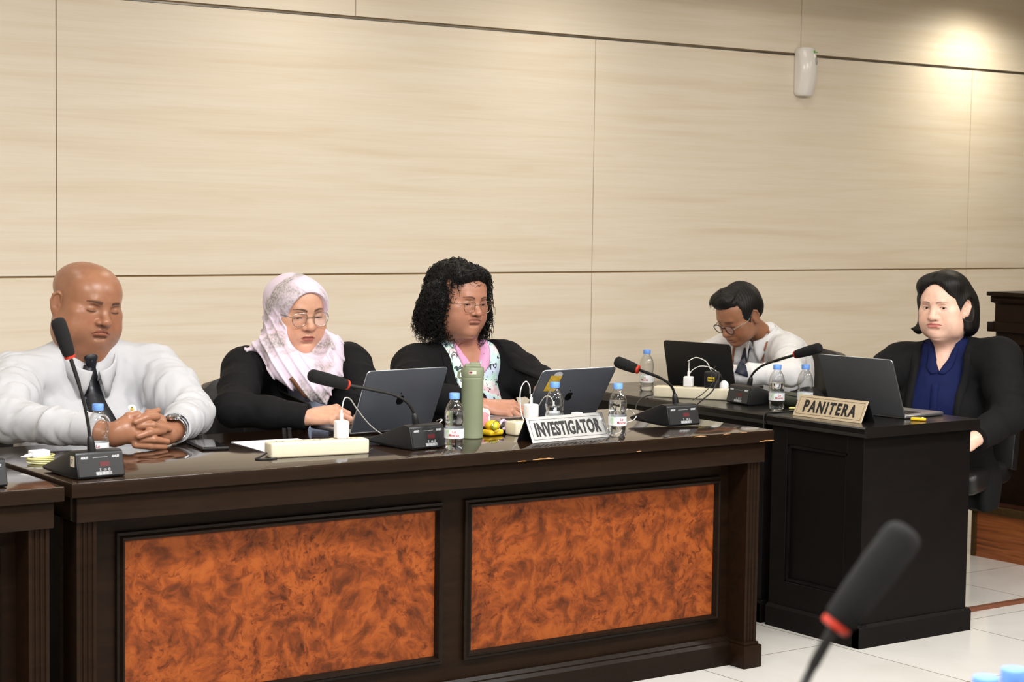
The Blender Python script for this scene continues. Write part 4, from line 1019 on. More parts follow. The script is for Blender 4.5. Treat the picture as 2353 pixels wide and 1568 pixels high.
def sculpt_head(F, H, P):
    g = lambda k, d: P.get(k, d)
    ex = g('eye_x', .0315)
    w, jaw, fat, nw = g('w', 1.), g('jaw', 1.), g('fat', 0.), g('nose_w', 1.)
    F.ell((0, -.014, .036), (.076*w, .097, g('top', .082)), .02, 'u', H)
    F.ell((0, .030, .028), (.066*w, .062, .062), .03, 'u', H)
    F.ell((0, .024, -.030), (.066*w+.006*fat, .066, .072), .03, 'u', H)
    F.ell((0, .028, -.070), (.053*jaw+.006*fat, .056, .040), .03, 'u', H)
    F.ell((0, .068, g('chin', -.096)), (.020*jaw, .018, .016), .028, 'u', H)
    for s in (-1, 1):
        F.ell((s*(.036*w+.004*fat), .056, -.040-.006*fat), (.026+.006*fat, .026, .026+.006*fat), .025, 'u', H)
        F.ell((s*.052*w, .050, -.016), (.018, .022, .014), .02, 'u', H)
        if fat: F.ell((s*.042*jaw, .014, -.078), (.014+.012*fat, .038, .03), .05, 'u', H)
    if fat: F.ell((0, .030, -.112), (.046*fat, .046, .022*fat), .03, 'u', H)
    F.cap((-.030, .0815, .0195), (.030, .0815, .0195), .0085, None, .018, 'u', H)
    for s in (-1, 1):
        F.ell((s*ex, .0985, .0015), (.0185, .0165, .0105), .012, 's', H)
        F.ell((s*ex, .0735, -.001), (.0158, .0140, .0132), .004, 'u', H)
    # nose
    nl = g('nose_l', 1.)
    F.cap((0, .083, .008), (0, .1055, -.036*nl), .0068, .0098*nw, .012, 'u', H)
    F.ell((0, .1045, -.0395*nl), (.0108*nw, .0105, .0092), .008, 'u', H)
    for s in (-1, 1):
        F.ell((s*.0132*nw, .0940, -.0425*nl), (.0078, .0105, .0074), .006, 'u', H)
        F.ell((s*.0068*nw, .1020, -.0500*nl), (.0040, .0062, .0038), .003, 's', H)
    # mouth: upper and lower lip and the line between them
    my, mw, mt = g('mouth_y', -.0675), g('mouth_w', .0225), g('lip', 1.)
    F.ell((0, .0820, my+.003), (.029, .013, .015), .012, 'u', H)
    dr = g('mouth_droop', .002)
    for s in (-1, 1):
        F.cap((s*.004, .0935, my+.0042), (s*mw*.9, .0835, my+.0008-dr), .0050*mt, .0022, .004, 'u', H)
    F.cap((-mw*.45, .0915, my-.0060), (mw*.45, .0915, my-.0060), .0055*mt, None, .005, 'u', H)
    for s in (-1, 1):
        F.cap((s*mw*.45, .0915, my-.0060), (s*mw*.9, .0835, my-.0022-dr), .0052*mt, .0022, .004, 'u', H)
        F.cap((0, .0985, my-.0003), (s*mw*.55, .0945, my-.0004-dr*.3), .0013, None, .003, 's', H)
        F.cap((s*mw*.55, .0945, my-.0004-dr*.3), (s*mw*1.05, .0845, my-.0006-dr), .0013, .0011, .003, 's', H)
        if g('fold', 0): F.chain([(s*.017, .099, -.040), (s*.027, .0925, -.056), (s*.031, .086, -.070-dr)], [.0022*g('fold', 1), .0022, .0015], .008, 's', H)
    F.cap((-.012, .0915, my-.0165), (.012, .0915, my-.0165), .0035, None, .009, 's', H)
    # lids
    for s, op in ((-1, g('open_r', g('open', 0.))), (1, g('open_l', g('open', 0.)))):
        s = -s
        zz = g('lid_z', -.0045)
        if op > .0002:
            F.ell((s*ex, .0890, zz), (.0128, .0085, op), .0012, 's', H)
            F.ell((s*ex, .0735, -.001), (.0128, .0118, .0118), .001, 'u', H)
        else:
            F.cap((s*(ex-.010), .0890, zz), (s*ex, .0905, zz-.0018), .0010, None, .002, 's', H); F.cap((s*ex, .0905, zz-.0018), (s*(ex+.010), .0865, zz), .0010, None, .002, 's', H)
        F.cap((s*(ex-.010), .0885, .0075), (s*(ex+.009), .0865, .0075), .0012, None, .004, 's', H)
    # ears
    es = g('ear', 1.)
    for s in (-1, 1):
        ea = math.radians(28)*s; n = np.array((math.cos(ea), -math.sin(ea)*s*s, 0)) if False else None
        Rz = rot3('Z', s*g('ear_rot', 24))
        EF = Frame(H.R @ Rz @ rot3('X', -8), H.to((s*.0755*w, -.012, -.010)), H.sc*es)
        F.ell((s*.004, 0, .004), (.0052, .0175, .0300), .006, 'u', EF)
        F.ell((s*.003, .004, -.022), (.0050, .0095, .0110), .008, 'u', EF)
        F.chain([(s*.0085, .012, .012), (s*.0095, .009, .027), (s*.0095, -.004, .0325), (s*.0095, -.0145, .022), (s*.0090, -.0165, .004), (s*.0075, -.009, -.014)], [.0028, .003, .0034, .0034, .0030, .0026], .004, 'u', EF)
        F.ell((s*.0115, .0005, .006), (.0048, .0088, .0170), .004, 's', EF)
        F.ell((s*.0065, .0105, -.002), (.0040, .0040, .0060), .004, 'u', EF)
def neck(F, H, NB, r0, r1, back=.012):
    a = H.to((0, -.022, -.045)); F.cap(a, NB, r0, r1, .042)
def pigment_shade(V, H, P, base):
    """skin colours from where a point lies on the face"""
    q = H.invp(V); x, y, z = q[:, 0], q[:, 1], q[:, 2]; c = np.tile(np.array(base[:3]), (len(V), 1)); ax = np.abs(x)
    def blend(m, col):
        m = np.clip(m, 0, 1)[:, None]; c[:] = c*(1-m)+np.array(col)*m
    b3 = np.array(base[:3]); face = (y > .03) & (np.abs(z) < .16) & (ax < .1)
    red = np.exp(-(((ax-.038)/.02)**2+((z+.035)/.018)**2)); blend(red*.35*face, b3*np.array((1.06, .78, .74)))
    blend(np.exp(-((x/.014)**2+((z+.040*P.get('nose_l', 1.))/.012)**2))*.35*(y > .08), b3*np.array((1.05, .80, .76)))
    # brows
    bz = P.get('brow_z', .0185); bt = P.get('brow_t', .0032); ba = P.get('brow_arch', .004)
    mid = bz+ba*np.sin(np.clip((ax-P.get('eye_x', .0315)+.0205)/.036, 0, 1)*PI*.9)-.001
    bx = P.get('eye_x', .0315)-.0205; t = (ax-bx)/.036; th = bt*np.clip(1.25-t, .35, 1)
    m = np.clip(1.5-((z-mid)/th)**2*1.2, 0, 1)*(t > -.02)*(t < 1.03)*(y > .045)
    gr = .86+.14*np.sin(x*2600+z*900)*np.sin(z*1900+1.3)
    blend(m*P.get('brow', .8)*gr, P.get('hair', (.012, .009, .008)))
    # lips
    my, mw = P.get('mouth_y', -.0675), P.get('mouth_w', .0225); dr = P.get('mouth_droop', .002)
    zz = z+dr*(ax/mw)**2
    up = my+.0078*(1-(ax/mw)**2)-.0016*np.exp(-(x/.004)**2); lo = my-.0112*(1-(ax/mw)**2.2)
    m = np.clip((up-zz)/.0012+.5, 0, 1)*np.clip((zz-lo)/.0014+.5, 0, 1)*(ax < mw)*(y > .07)
    blend(m*P.get('lip_a', .75), P.get('lip_c', tuple(b3*np.array((.78, .44, .44)))))
    blend(np.exp(-((zz-my+.0004)/.0011)**2)*(ax < mw*1.02)*(y > .07)*.65, b3*.32)  # crease between the lips: its shade painted as a dark line
    blend(np.exp(-(((ax-P.get('eye_x', .0315))/.017)**2+((z-.001)/.011)**2))*.30*(y > .05), b3*np.array((.66, .60, .58)))  # darker skin round the eyes, with socket shading put into the colour
    # lashes and lid edges
    ez = P.get('lid_z', -.0045); op = P.get('open', 0.); u = (ax-P.get('eye_x', .0315))/.0125
    edge = ez+op*np.sqrt(np.clip(1-u*u, 0, 1))-(.0018*(1-u*u) if op < .0003 else 0)
    blend(np.exp(-((z-edge)/.0017)**2)*(np.abs(u) < 1.05)*(y > .06)*P.get('lash', .95), (.012, .009, .008))
    if op > .0003:
        e2 = ez-op*np.sqrt(np.clip(1-u*u, 0, 1)); blend(np.exp(-((z-e2)/.0010)**2)*(np.abs(u) < 1.0)*(y > .06)*.35, b3*.4)
    for s in (-1, 1):
        blend(np.exp(-(((x-s*.0068*P.get('nose_w', 1.))/.0034)**2+((z+.0495*P.get('nose_l', 1.))/.0030)**2))*(y > .09)*.8, b3*.18)  # shade inside the nostrils painted into the skin colour
    if P.get('beard'):
        m = np.clip(1-((z+.085)/.035)**2, 0, 1)*(y > .02)*(ax < .065)+np.exp(-(((z-my-.014)/.006)**2+(x/.026)**2))*(y > .07)
        blend(m*P['beard'], (.05, .045, .045))
    if P.get('scalp'):
        m = np.clip((z-.035+.35*(y-.02)*(y > -.02))/.02, 0, 1)*np.clip((.055-y)/.03, 0, 1)*np.clip(1.2-np.abs(z-.06)/.05, 0, 1)
        blend(m*P['scalp'], b3*.62+np.array((.01, .012, .014)))
    return c
def body_obj(root, F, H, P, base, h=.0021, m=None, extra=None):
    V, Q = F.mesh(h); V, Q = islands_main(V, Q, 300)
    o = np_mesh('body', V, Q, m, root); c = pigment_shade(V, H, P, base)
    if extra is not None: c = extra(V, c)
    a = o.data.attributes.new('pigment_shade', 'FLOAT_COLOR', 'POINT'); a.data.foreach_set('color', np.hstack([c, np.ones((len(c), 1))]).astype(np.float32).ravel())
    return o
def cloth_obj(root, name, F, h, m, keep=400, lo=None, hi=None):
    V, Q = F.mesh(h, lo, hi); V, Q = islands_main(V, Q, keep); return np_mesh(name, V, Q, m, root)
FL = dict(ix=(.030, .090), mi=(.0098, .0945), ri=(-.0105, .0885), li=(-.0285, .078))
FLEN = ((.043, .026, .020), (.047, .030, .021), (.043, .028, .020), (.034, .021, .018))
def sculpt_hand(F, H, sx, flex, spread=(6, 1, -4, -10), thumb=((.55, .75, -.25), (.25, .93, -.25)), wid=1.):
    """hand in frame H: y to the fingers, z out of the back of the hand, thumb at sx*x"""
    F.ell((sx*.004, .048, -.002), (.040*wid, .050, .0150), .012, 'u', H)
    F.cap((0, -.03, 0), (0, .02, 0), .0245*wid, .027*wid, .015, 'u', H, (0, 0, 1), .72)
    F.ell((sx*.022, .035, -.010), (.019*wid, .028, .014), .012, 'u', H)
    for i, (mx, my) in enumerate(FL.values()):
        p = np.array((sx*mx*wid, my, .001)); F.cap((sx*mx*.55*wid, .03, .002), p, .0105*wid, .0105*wid, .010, 'u', H)
        a = 0; pts = [p]; fx = flex[i] if isinstance(flex[0], (tuple, list)) else flex
        for j in range(3):
            a += math.radians(fx[j]); sp = math.radians(spread[i])*sx
            p = p+FLEN[i][j]*np.array((math.sin(sp)*math.cos(a), math.cos(sp)*math.cos(a), -math.sin(a))); pts.append(p)
        r = (.0098, .0090, .0082, .0070) if i < 3 else (.0086, .0078, .0072, .0062)
        F.chain(pts, [q*wid for q in r], .005, 'u', H)
        F.ell(pts[1]+np.array((0, 0, .0012)), .0093*wid if i < 3 else .008*wid, .004, 'u', H)
    p = np.array((sx*.024*wid, .022, -.008)); pts = [p]; Lg = (.040, .032, .026); ds = [(.72, .62, -.30)]+list(thumb)
    for l_, d in zip(Lg, ds):
        d = np.array(d, float); d[0] *= sx; d /= np.linalg.norm(d); p = p+d*l_; pts.append(p)
    F.chain(pts, [.0135*wid, .0115*wid, .0105*wid, .0085*wid], .008, 'u', H)
def end_cut(F, wrist, d, r=.09, k=.002):
    """end a sleeve flat at the wrist"""
    w_ = np.asarray(wrist, float); d = np.asarray(d, float)/np.linalg.norm(d)
    def fn(x, y, z):
        x = x-w_[0]; y = y-w_[1]; z = z-w_[2]
        return np.maximum(-(x*d[0]+y*d[1]+z*d[2]), np.sqrt(x*x+y*y+z*z)-r)
    return F.fn(fn, w_-r, w_+r, k, 's')
def folds(F, amp, freq, lo=(-9, -9, -9), hi=(9, 9, 9), seed=0, ridge=.6, ax=None):
    def fn(x, y, z):
        if ax is not None: x, y, z = x*ax[0], y*ax[1], z*ax[2]
        a = wob(x, y, z, freq, seed); b = wob(x, y, z, freq*2.1, seed+5)
        return amp*((1-ridge)*a+ridge*(1-2.2*np.abs(b))*.6+.25*wob(x, y, z, freq*4, seed+2))
    return F.disp(fn, lo, hi)
def local_folds(F, c, d, rad, amp, wl, seed=0):
    """a few broken creases running across direction d around the point c"""
    c = np.asarray(c, float); d = np.asarray(d, float)/np.linalg.norm(d)
    def fn(x, y, z):
        u = x-c[0]; v = y-c[1]; w_ = z-c[2]; t = u*d[0]+v*d[1]+w_*d[2]
        e = np.exp(-((u*u+v*v+w_*w_)/rad**2)); s = np.abs(np.sin(PI*t/wl+1.1*wob(x, y, z, 16, seed)))
        return amp*e*(.35-np.exp(-(s/.38)**2))*(.45+.55*wob(x, y, z, 34, seed+3))*1.5
    return F.disp(fn, c-2.2*rad, c+2.2*rad)
def drape(F, P, d=None, off=.0015, n=28, far=.55):
    """push points onto a cloth surface along direction d"""
    P = np.asarray(P, float); sh = P.shape; P = P.reshape(-1, 3)
    d = P-CAM_POS if d is None else np.asarray(d, float)[None]; d = d/np.linalg.norm(d, axis=1, keepdims=True); P = P-d*far; t = np.zeros(len(P)); off = np.asarray(off, float)*np.ones(len(P)) if np.ndim(off) < 2 else np.asarray(off, float).reshape(-1)
    for _ in range(n*2):
        f = F.at(P+d*t[:, None]); t = np.where(f > .0006, t+np.clip(f*.7, .0004, .02), t)
        t = np.minimum(t, 2.5*far)
    return (P+d*(t-off)[:, None]).reshape(sh)
def collar(root, name, m, c, ax, R0, stand, fall, gap, tip, tilt_f, thick=.0022, point=.035, seg=40, flare=1.14):
    """folded shirt collar: ring of radius R0 (x, y) round c, axes ax (columns right, forward, up), open by gap at the front"""
    P = []; X, Y, Z = ax[:, 0], ax[:, 1], ax[:, 2]
    for i in range(seg+1):
        u = i/seg; a = PI/2+gap+u*(2*PI-2*gap); fr = math.sin(a); ed = min(u, 1-u)*2
        hh = stand*(1-.35*max(0, fr)); fl = fall*(1+tip*math.exp(-((ed)/.16)**2)); row = []
        for j, (rr, zz) in enumerate(((1.0, -.012), (1.0, hh*.5), (1.015, hh), (1.05, hh+.003), (1.09, hh), (1.09+(flare-1.09)*.5, hh-fl*.5), (flare, hh-fl))):
            dx = -math.copysign(point, math.cos(a))*0 if j < 6 else 0
            q = np.asarray(c)+X*(R0[0]*rr*math.cos(a))+Y*(R0[1]*rr*fr)+Z*(zz-tilt_f*max(0, fr)*1.0)
            if j >= 5: q = q+X*(math.copysign(1, math.cos(a))*point*math.exp(-(ed/.14)**2)*(.5 if j == 5 else 1))+Y*(.012*math.exp(-(ed/.14)**2))
            row.append(q)
        P.append(row)
    mb = MB(); mb.grid(np.array(P)-np.array(root.location), thick); return mb.build(name, m, root, True, False)
def dense(pts, n=22):
    """evenly spaced points along a polyline"""
    P = np.array(pts, float); d = np.r_[0, np.cumsum(np.linalg.norm(np.diff(P, axis=0), axis=1))]; t = np.linspace(0, d[-1], n)
    return np.stack([np.interp(t, d, P[:, k]) for k in range(P.shape[1])], 1)
def ribbon(root, name, m, pts, width, nrm, thick=.002, parent=None):
    """flat band along a line of points"""
    P = spline(pts, 6) if len(pts) < 12 else [np.asarray(p, float) for p in pts]; rows = []
    for i, p in enumerate(P):
        t = P[min(i+1, len(P)-1)]-P[max(i-1, 0)]; b = np.cross(t, nrm); b /= np.linalg.norm(b)
        wd = np.interp(i/(len(P)-1), np.linspace(0, 1, len(width)), width) if isinstance(width, (list, tuple)) else width
        rows.append([p-b*wd/2, p+b*wd/2])
    mb = MB(); mb.grid(np.array(rows)-np.array(root.location), thick); return mb.build(name, m, parent or root, True, False)
def eyeball(root, H, gaze=(0, 0), r=.0124, ex=.0315):
    m_w = mat('eye_white', srgb(222, 214, 206), .15, noise=.02); m_i = mat('dark_iris', srgb(28, 18, 14), .08, noise=.1)
    for s in (-1, 1):
        mb = MB(); c = H.to((s*ex, .0735, -.001)); o = np.array(root.location); d = H.dirn((gaze[0], 1, gaze[1])); d /= np.linalg.norm(d)
        mb.ball(c-o, r*H.sc, 20); mb.mi = 1; Rq = Vector((0, 0, 1)).rotation_difference(Vector(d)).to_matrix(); q = r*H.sc
        mb.lathe([(0, q*1.02), (q*.25, q*.99), (q*.46, q*.905), (q*.47, q*.88)], c-o, 20, Rq, False); mb.build('eyeball', [m_w, m_i], root)
def spectacles(root, H, outline, zc, y0, half, m_f, bridge_z=.006, r=.0011, temple_m=None, tint=.06, lens_c=(.9, .93, 1), pantos=-6):
    """glasses on a head: rims follow `outline` (x, z) pairs mirrored about the nose"""
    g = empty('eyeglasses', root.location); g.parent = root; g.location = (0, 0, 0); o = np.array(root.location)
    K = []
    tl = rot3('X', pantos)
    T = lambda x, y, z: H.to(tl @ np.array((x, y-.0, z))+np.array((0, y0, zc)))-o
    for s in (-1, 1):
        pts = [T(s*(half+x), -.10*(x+half)**1*.22, z) for x, z in outline]
        P = [q for q in spline(pts+[pts[0]], 4)][:-1]
        mb = MB(); mb.tube(P, r, 8, True); mb.build('rim', m_f, g)
        lm = MATS.get('lens_'+root.name)
        if lm is None:
            lm = bpy.data.materials.new('spectacle_lens'); nt, b = _nt(lm); N, L = nt.nodes, nt.links; out = [n for n in N if n.type == 'OUTPUT_MATERIAL'][0]
            tr = N.new('ShaderNodeBsdfTransparent'); gl = N.new('ShaderNodeBsdfGlossy'); gl.inputs['Roughness'].default_value = .04; gl.inputs[0].default_value = (*lens_c, 1); mx = N.new('ShaderNodeMixShader')
            nz = noise_node(nt, mapping(nt), 5, 1); mr = N.new('ShaderNodeMapRange'); mr.inputs[3].default_value = tint*.7; mr.inputs[4].default_value = tint*1.3
            L.new(nz.outputs[0], mr.inputs[0]); L.new(mr.outputs[0], mx.inputs[0]); L.new(tr.outputs[0], mx.inputs[1]); L.new(gl.outputs[0], mx.inputs[2]); L.new(mx.outputs[0], out.inputs[0]); MATS['lens_'+root.name] = lm
        mb = MB(); mb.bm.faces.new([mb.bm.verts.new(q) for q in P]); mb.build('lens', lm, g, False)
        xo = half+max(x for x, z in outline); zo = .006
        mb = MB(); a = T(s*xo, -.10*xo*.22-.001, zo); e1 = H.to((s*.0785*H_w(root), .035, zc+zo+.001))-o; e2 = H.to((s*.0800*H_w(root), -.006, .012))-o; e3 = H.to((s*.078*H_w(root), -.026, -.012))-o
        mb.tube(spline([a, (a*.8+e1*.2), e1, e2, e3], 5), r*.95, 6); mb.build('temple', temple_m or m_f, g)
    xi = half+min(x for x, z in outline)
    mb = MB(); mb.tube(spline([T(-xi, -.002, bridge_z-.002), T(-xi*.4, .003, bridge_z+.001), T(xi*.4, .003, bridge_z+.001), T(xi, -.002, bridge_z-.002)], 5), r*.95, 6); mb.build('bridge', m_f, g)
    return g
_HW = {}
def H_w(root): return _HW.get(root.name, 1.)
def person(px, py, Y, label, w=1.):
    q = at(px, py, Y); r = empty('person', (q[0], q[1], 0), 0, label, 'person'); _HW[r.name] = w; return r
M_SHIRT = mat('white_shirt_cotton', srgb(188, 189, 194), .8, noise=.02, nscale=30, bump=.08, bscale=900)
M_SUIT = mat('black_suit_cloth', srgb(17, 17, 19), .85, noise=.12, nscale=60, bump=.15, bscale=900, spec=.25)
M_TROUS = mat('dark_trousers', srgb(26, 26, 30), .85, noise=.1, nscale=50)
M_SHOE = mat('black_shoe_leather', srgb(18, 17, 17), .3, noise=.08)
def lower_body(root, hip, fwd, knee_d=.42, spread=.11, m=None):
    """seated legs under the desk: trousers and shoes"""
    f = np.array((*fwd, 0.)); f /= np.linalg.norm(f); r = np.array((f[1], -f[0], 0)); hp = np.asarray(hip, float); F = Field()
    F.ell(hp, (.19, .17, .12), .05)
    for s in (-1, 1):
        a = hp+r*s*.10; k = hp+f*knee_d+r*s*spread; k[2] = .50; an = k+f*.02; an[2] = .09
        F.cap(a, k, .088, .068, .04); F.cap(k, an, .064, .048, .03)
    folds(F, .004, 16, seed=3); cloth_obj(root, 'trousers', F, .008, m or M_TROUS)
    for s in (-1, 1):
        k = hp+f*knee_d+r*s*spread; an = k+f*.02; G = Field(); a = an*1.; a[2] = .045
        G.cap(a-f*.05, a+f*.15, .042, .036, .01, 'u', W0, (0, 0, 1), .9); G.box((a[0], a[1], .6), (.3, .3, .0), .0, .0) if False else None
        V, Q = G.mesh(.006); V[:, 2] = np.clip(V[:, 2], .004, 1); np_mesh('shoe', V, Q, M_SHOE, root)
# ---- bald man in a white shirt and tie
def bald_man():
    P = dict(w=1.05, jaw=1.26, fat=1.25, nose_w=1.2, mouth_w=.0285, mouth_droop=.0060, lip=1.15, fold=0, open=0., lid_z=-.0055, brow=.85, brow_t=.0046, brow_arch=.003, ear=.92, ear_rot=44, scalp=.5, beard=.12, lash=.9, mouth_y=-.0575, nose_l=.78, eye_x=.0350, top=.068, chin=-.086)
    root = person(205, 818, 1.02, 'bald man in a white shirt and dark tie, hands clasped on the desk', 1.10)
    H = head_frame(198, 696, 1.02, 32, 10, -6, 1.15)
    base = srgb(158, 111, 85)
    NB = at(196, 828, 1.05); fw = np.array((-.10, -1., 0)); fw /= np.linalg.norm(fw); rt = np.array((fw[1], -fw[0], 0))
    T = Frame(np.stack([rt, fw, (0, 0, 1)], 1), NB, 1.)
    shR, shL = at(30, 875, 1.03), at(352, 852, .99)
    elR, elL = at(18, 1006, .86), at(440, 966, .80)
    wrR, wrL = at(222, 1003, .585), at(404, 1000, .575)
    elR[2] = max(elR[2], .825); elL[2] = max(elL[2], .82); wrR[2] = .808; wrL[2] = .806
    F = Field(); sculpt_head(F, H, P); neck(F, H, NB-np.array((0, 0, .03)), .072, .082)
    F.ell(T.to((0, .0, -.20)), (.17, .10, .19), .05)
    for sh, el, wr in ((shR, elR, wrR), (shL, elL, wrL)):
        F.cap(T.to((0, 0, -.08)), sh, .06, .055, .04); F.cap(sh, el, .052, .042, .03); F.cap(el, wr, .044, .031, .02)
    # clasped hands
    y = lambda a, b, c: at(a, b, c)
    F.cap(wrR, y(262, 1000, .545), .033, .034, .02); F.ell(y(290, 990, .525), (.042, .030, .036), .02); F.ell(y(318, 1000, .515), (.030, .026, .030), .015)
    F.cap(wrL, y(385, 998, .545), .031, .031, .02); F.ell(y(360, 994, .535), (.034, .028, .034), .02); F.ell(y(338, 982, .53), (.030, .024, .028), .015)
    for pts in (((318, 966, .525), (340, 954, .525), (363, 944, .535)), ((360, 958, .51), (336, 960, .495), (311, 970, .492)), ((318, 979, .497), (350, 977, .485), (390, 987, .505)),
                ((374, 990, .50), (344, 994, .478), (318, 1003, .480)), ((322, 1010, .492), (352, 1010, .480), (384, 1015, .495)), ((312, 1022, .50), (346, 1025, .488), (378, 1027, .498))):
        q = [y(*p) for p in pts]; F.chain(q, [.0115, .0108, .0088], .005)
    F.chain([y(280, 972, .54), y(296, 958, .53), y(316, 952, .53)], [.0135, .012, .0095], .012); F.chain([y(372, 965, .55), y(352, 952, .545), y(340, 947, .55)], [.013, .011, .009], .012)
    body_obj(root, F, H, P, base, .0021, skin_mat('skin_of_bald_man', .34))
    # shirt
    S = Field()
    S.ell(T.to((0, -.01, -.22)), (.215, .155, .21), .06).ell(T.to((0, .045, -.40)), (.225, .19, .17), .08).ell(T.to((0, .03, -.56)), (.22, .19, .13), .06)
    S.ell(T.to((.10, .075, -.24)), (.10, .07, .10), .06).ell(T.to((-.10, .075, -.24)), (.10, .07, .10), .06)
    S.cap(T.to((.02, -.01, -.055)), shR, .085, .070, .06).cap(T.to((-.02, -.01, -.055)), shL, .085, .066, .06)
    for sh, el, wr in ((shR, elR, wrR), (shL, elL, wrL)):
        mid = (sh+el)/2; S.cap(sh, mid, .076, .078, .05); S.cap(mid, el, .078, .066, .04); fm = el*.45+wr*.55; S.cap(el, fm, .064, .054, .03); S.cap(fm, wr, .054, .043, .02)
    folds(S, .0068, 24, seed=1, ridge=.8, ax=(1, 1, .55))
    local_folds(S, elR*.55+wrR*.45, (wrR-elR)+np.array((0, 0, -.12)), .085, .011, .075, 2); local_folds(S, elL*.75+wrL*.25, (shL-elL), .08, .011, .06, 4); local_folds(S, shR*.45+elR*.55, elR-shR, .10, .010, .09, 1); local_folds(S, shL*.35+elL*.65, (elL-shL)+np.array((.05, 0, .08)), .09, .011, .075, 3)
    local_folds(S, shL*.7+T.to((-.05, .1, -.2))*.3, (1, 0, -.35), .09, .011, .08, 6); local_folds(S, shR*.7+T.to((.05, .1, -.2))*.3, (1, 0, .35), .09, .011, .08, 7)
    S.cap(NB+np.array((0, .0, .045)), shR*.75+NB*.25, .060, .05, .05); S.cap(NB+np.array((0, .0, .045)), shL*.75+NB*.25, .060, .05, .05)
    for wr, el in ((wrR, elR), (wrL, elL)): end_cut(S, wr+(wr-el)/np.linalg.norm(wr-el)*.012, wr-el, .08)
    V, Q = S.mesh(.0036); V, Q = islands_main(V, Q); V[:, 2] = np.where((V[:, 1] < .76) & (V[:, 2] < ZT+.003), ZT+.003, V[:, 2]); np_mesh('shirt', V, Q, M_SHIRT, root)
    for wr, el in ((wrR, elR), (wrL, elL)):
        d = (wr-el)/np.linalg.norm(wr-el); mb = MB(); Rq = Vector((0, 0, 1)).rotation_difference(Vector(d)).to_matrix()
        mb.lathe([(.041, .016), (.0465, .015), (.0475, -.02), (.048, -.055), (.044, -.056)], wr-np.array(root.location)+np.array((0, 0, .005)), 32, Rq, False); mb.build('cuff', M_SHIRT, root)
    A = np.stack([rt, fw, (0, 0, 1)], 1) @ rot3('X', -24)
    cb = at(204, 816, .985)
    collar(root, 'collar', M_SHIRT, cb+np.array((0, .01, -.016)), A, (.076, .084), .030, .040, .13, .95, .014, point=.024)
    # tie
    M_TIE = bpy.data.materials.new('spotted_tie'); nt, b = _nt(M_TIE); vo = nt.nodes.new('ShaderNodeTexVoronoi'); vo.inputs['Scale'].default_value = 36; vo.inputs['Randomness'].default_value = .25
    nt.links.new(mapping(nt, (1, .0, 1)), vo.inputs['Vector']); r_ = ramp(nt, [(.10, srgb(96, 100, 112)), (.2, srgb(13, 14, 22))]); nt.links.new(vo.outputs['Distance'], r_.inputs[0]); nt.links.new(r_.outputs[0], b.inputs['Base Color']); b.inputs['Roughness'].default_value = .45
    line = [(205, 834), (206, 858), (209, 885), (217, 918), (230, 950), (248, 985)]
    ST = Field(); ST.ops = S.ops[:5]; dl = dense(line, 26); q = [at(a, b_, .86) for a, b_ in dl]; p1, p2 = drape(S, q, None, .007), drape(ST, q, None, .016); pts = np.where(dl[:, 1:] < 925, p1, p2)
    ky = np.ones(7)/7; pts = np.stack([np.convolve(np.pad(pts[:, k], 3, mode='edge'), ky, 'valid') for k in range(3)], 1); wd = [.034, .046, .052, .058, .066, .070]
    ribbon(root, 'necktie', M_TIE, pts, wd, fw, .004)
    K = Field(); k0 = drape(S, [at(205, 830, .86)], None, .0)[0]; K.cap(k0+np.array((0, -.012, .010)), k0+np.array((.002, -.012, -.020)), .021, .013, .005, 'u', W0, fw, .6); V, Q = K.mesh(.002); np_mesh('tie_knot', V, Q, M_TIE, root)
    pc = drape(S, [at(200+i*13, 946-i*.6, .8) for i in range(4)], None, .009); mb = MB(); mb.tube([p-np.array(root.location) for p in pc], .0022, 8); mb.build('tie_clip', M_CHROME, root)
    bp_ = drape(S, [at(303, 941, .8)], None, .005)[0]; mb = MB(); Rq = Vector((0, 0, 1)).rotation_difference(Vector((-.25, -1, .25)).normalized()).to_matrix()
    mb.lathe([(.013, -.002), (.0145, .001), (.0138, .0022), (0, .0026)], bp_-np.array(root.location), 24, Rq); bd = mb.build('badge', M_WHITE, root)
    mb = MB(); mb.lathe([(.006, .0026), (.0055, .0034), (0, .0038)], bp_-np.array(root.location), 10, Rq); mb.lathe([(.0022, .0034), (0, .005)], bp_-np.array(root.location)+np.array((0, 0, .005)), 8, Rq); mb.build('gold_emblem', mat('gold_emblem', srgb(176, 142, 70), .35, .7, noise=.2, nscale=300), bd)
    # wrist watch
    d = (wrL-elL)/np.linalg.norm(wrL-elL); wc = wrL+d*.030+np.array((0, 0, .002)); Rq = Vector((0, 0, 1)).rotation_difference(Vector(d)).to_matrix(); o = np.array(root.location)
    mb = MB(); mb.lathe([(.0345, -.009), (.0365, -.008), (.0365, .008), (.0345, .009)], wc-o, 36, Rq, False); wt = mb.build('wristwatch', M_CHROME, root)
    dv = -CAM_F*.8+np.array((0, 0, .6)); dv -= d*(dv @ d); dv /= np.linalg.norm(dv); R2 = Vector((0, 0, 1)).rotation_difference(Vector(dv)).to_matrix()
    mb = MB(); mb.lathe([(.019, .030), (.0205, .034), (.0205, .040), (.0175, .043), (0, .043)], wc-o, 30, R2); mb.build('watch_case', M_CHROME, wt)
    mb = MB(); mb.lathe([(.0165, .0434), (0, .0436)], wc-o, 26, R2); mb.build('watch_dial', mat('watch_dial', srgb(28, 30, 34), .12, noise=.1), wt)
    lower_body(root, (NB[0], NB[1]+.08, .60), fw[:2]); office_chair((NB[0]+.01, NB[1]+.12, 0), math.atan2(-1, -.1)-PI/2, 'black leather chair of the bald man hidden behind his back', .93)
bald_man()
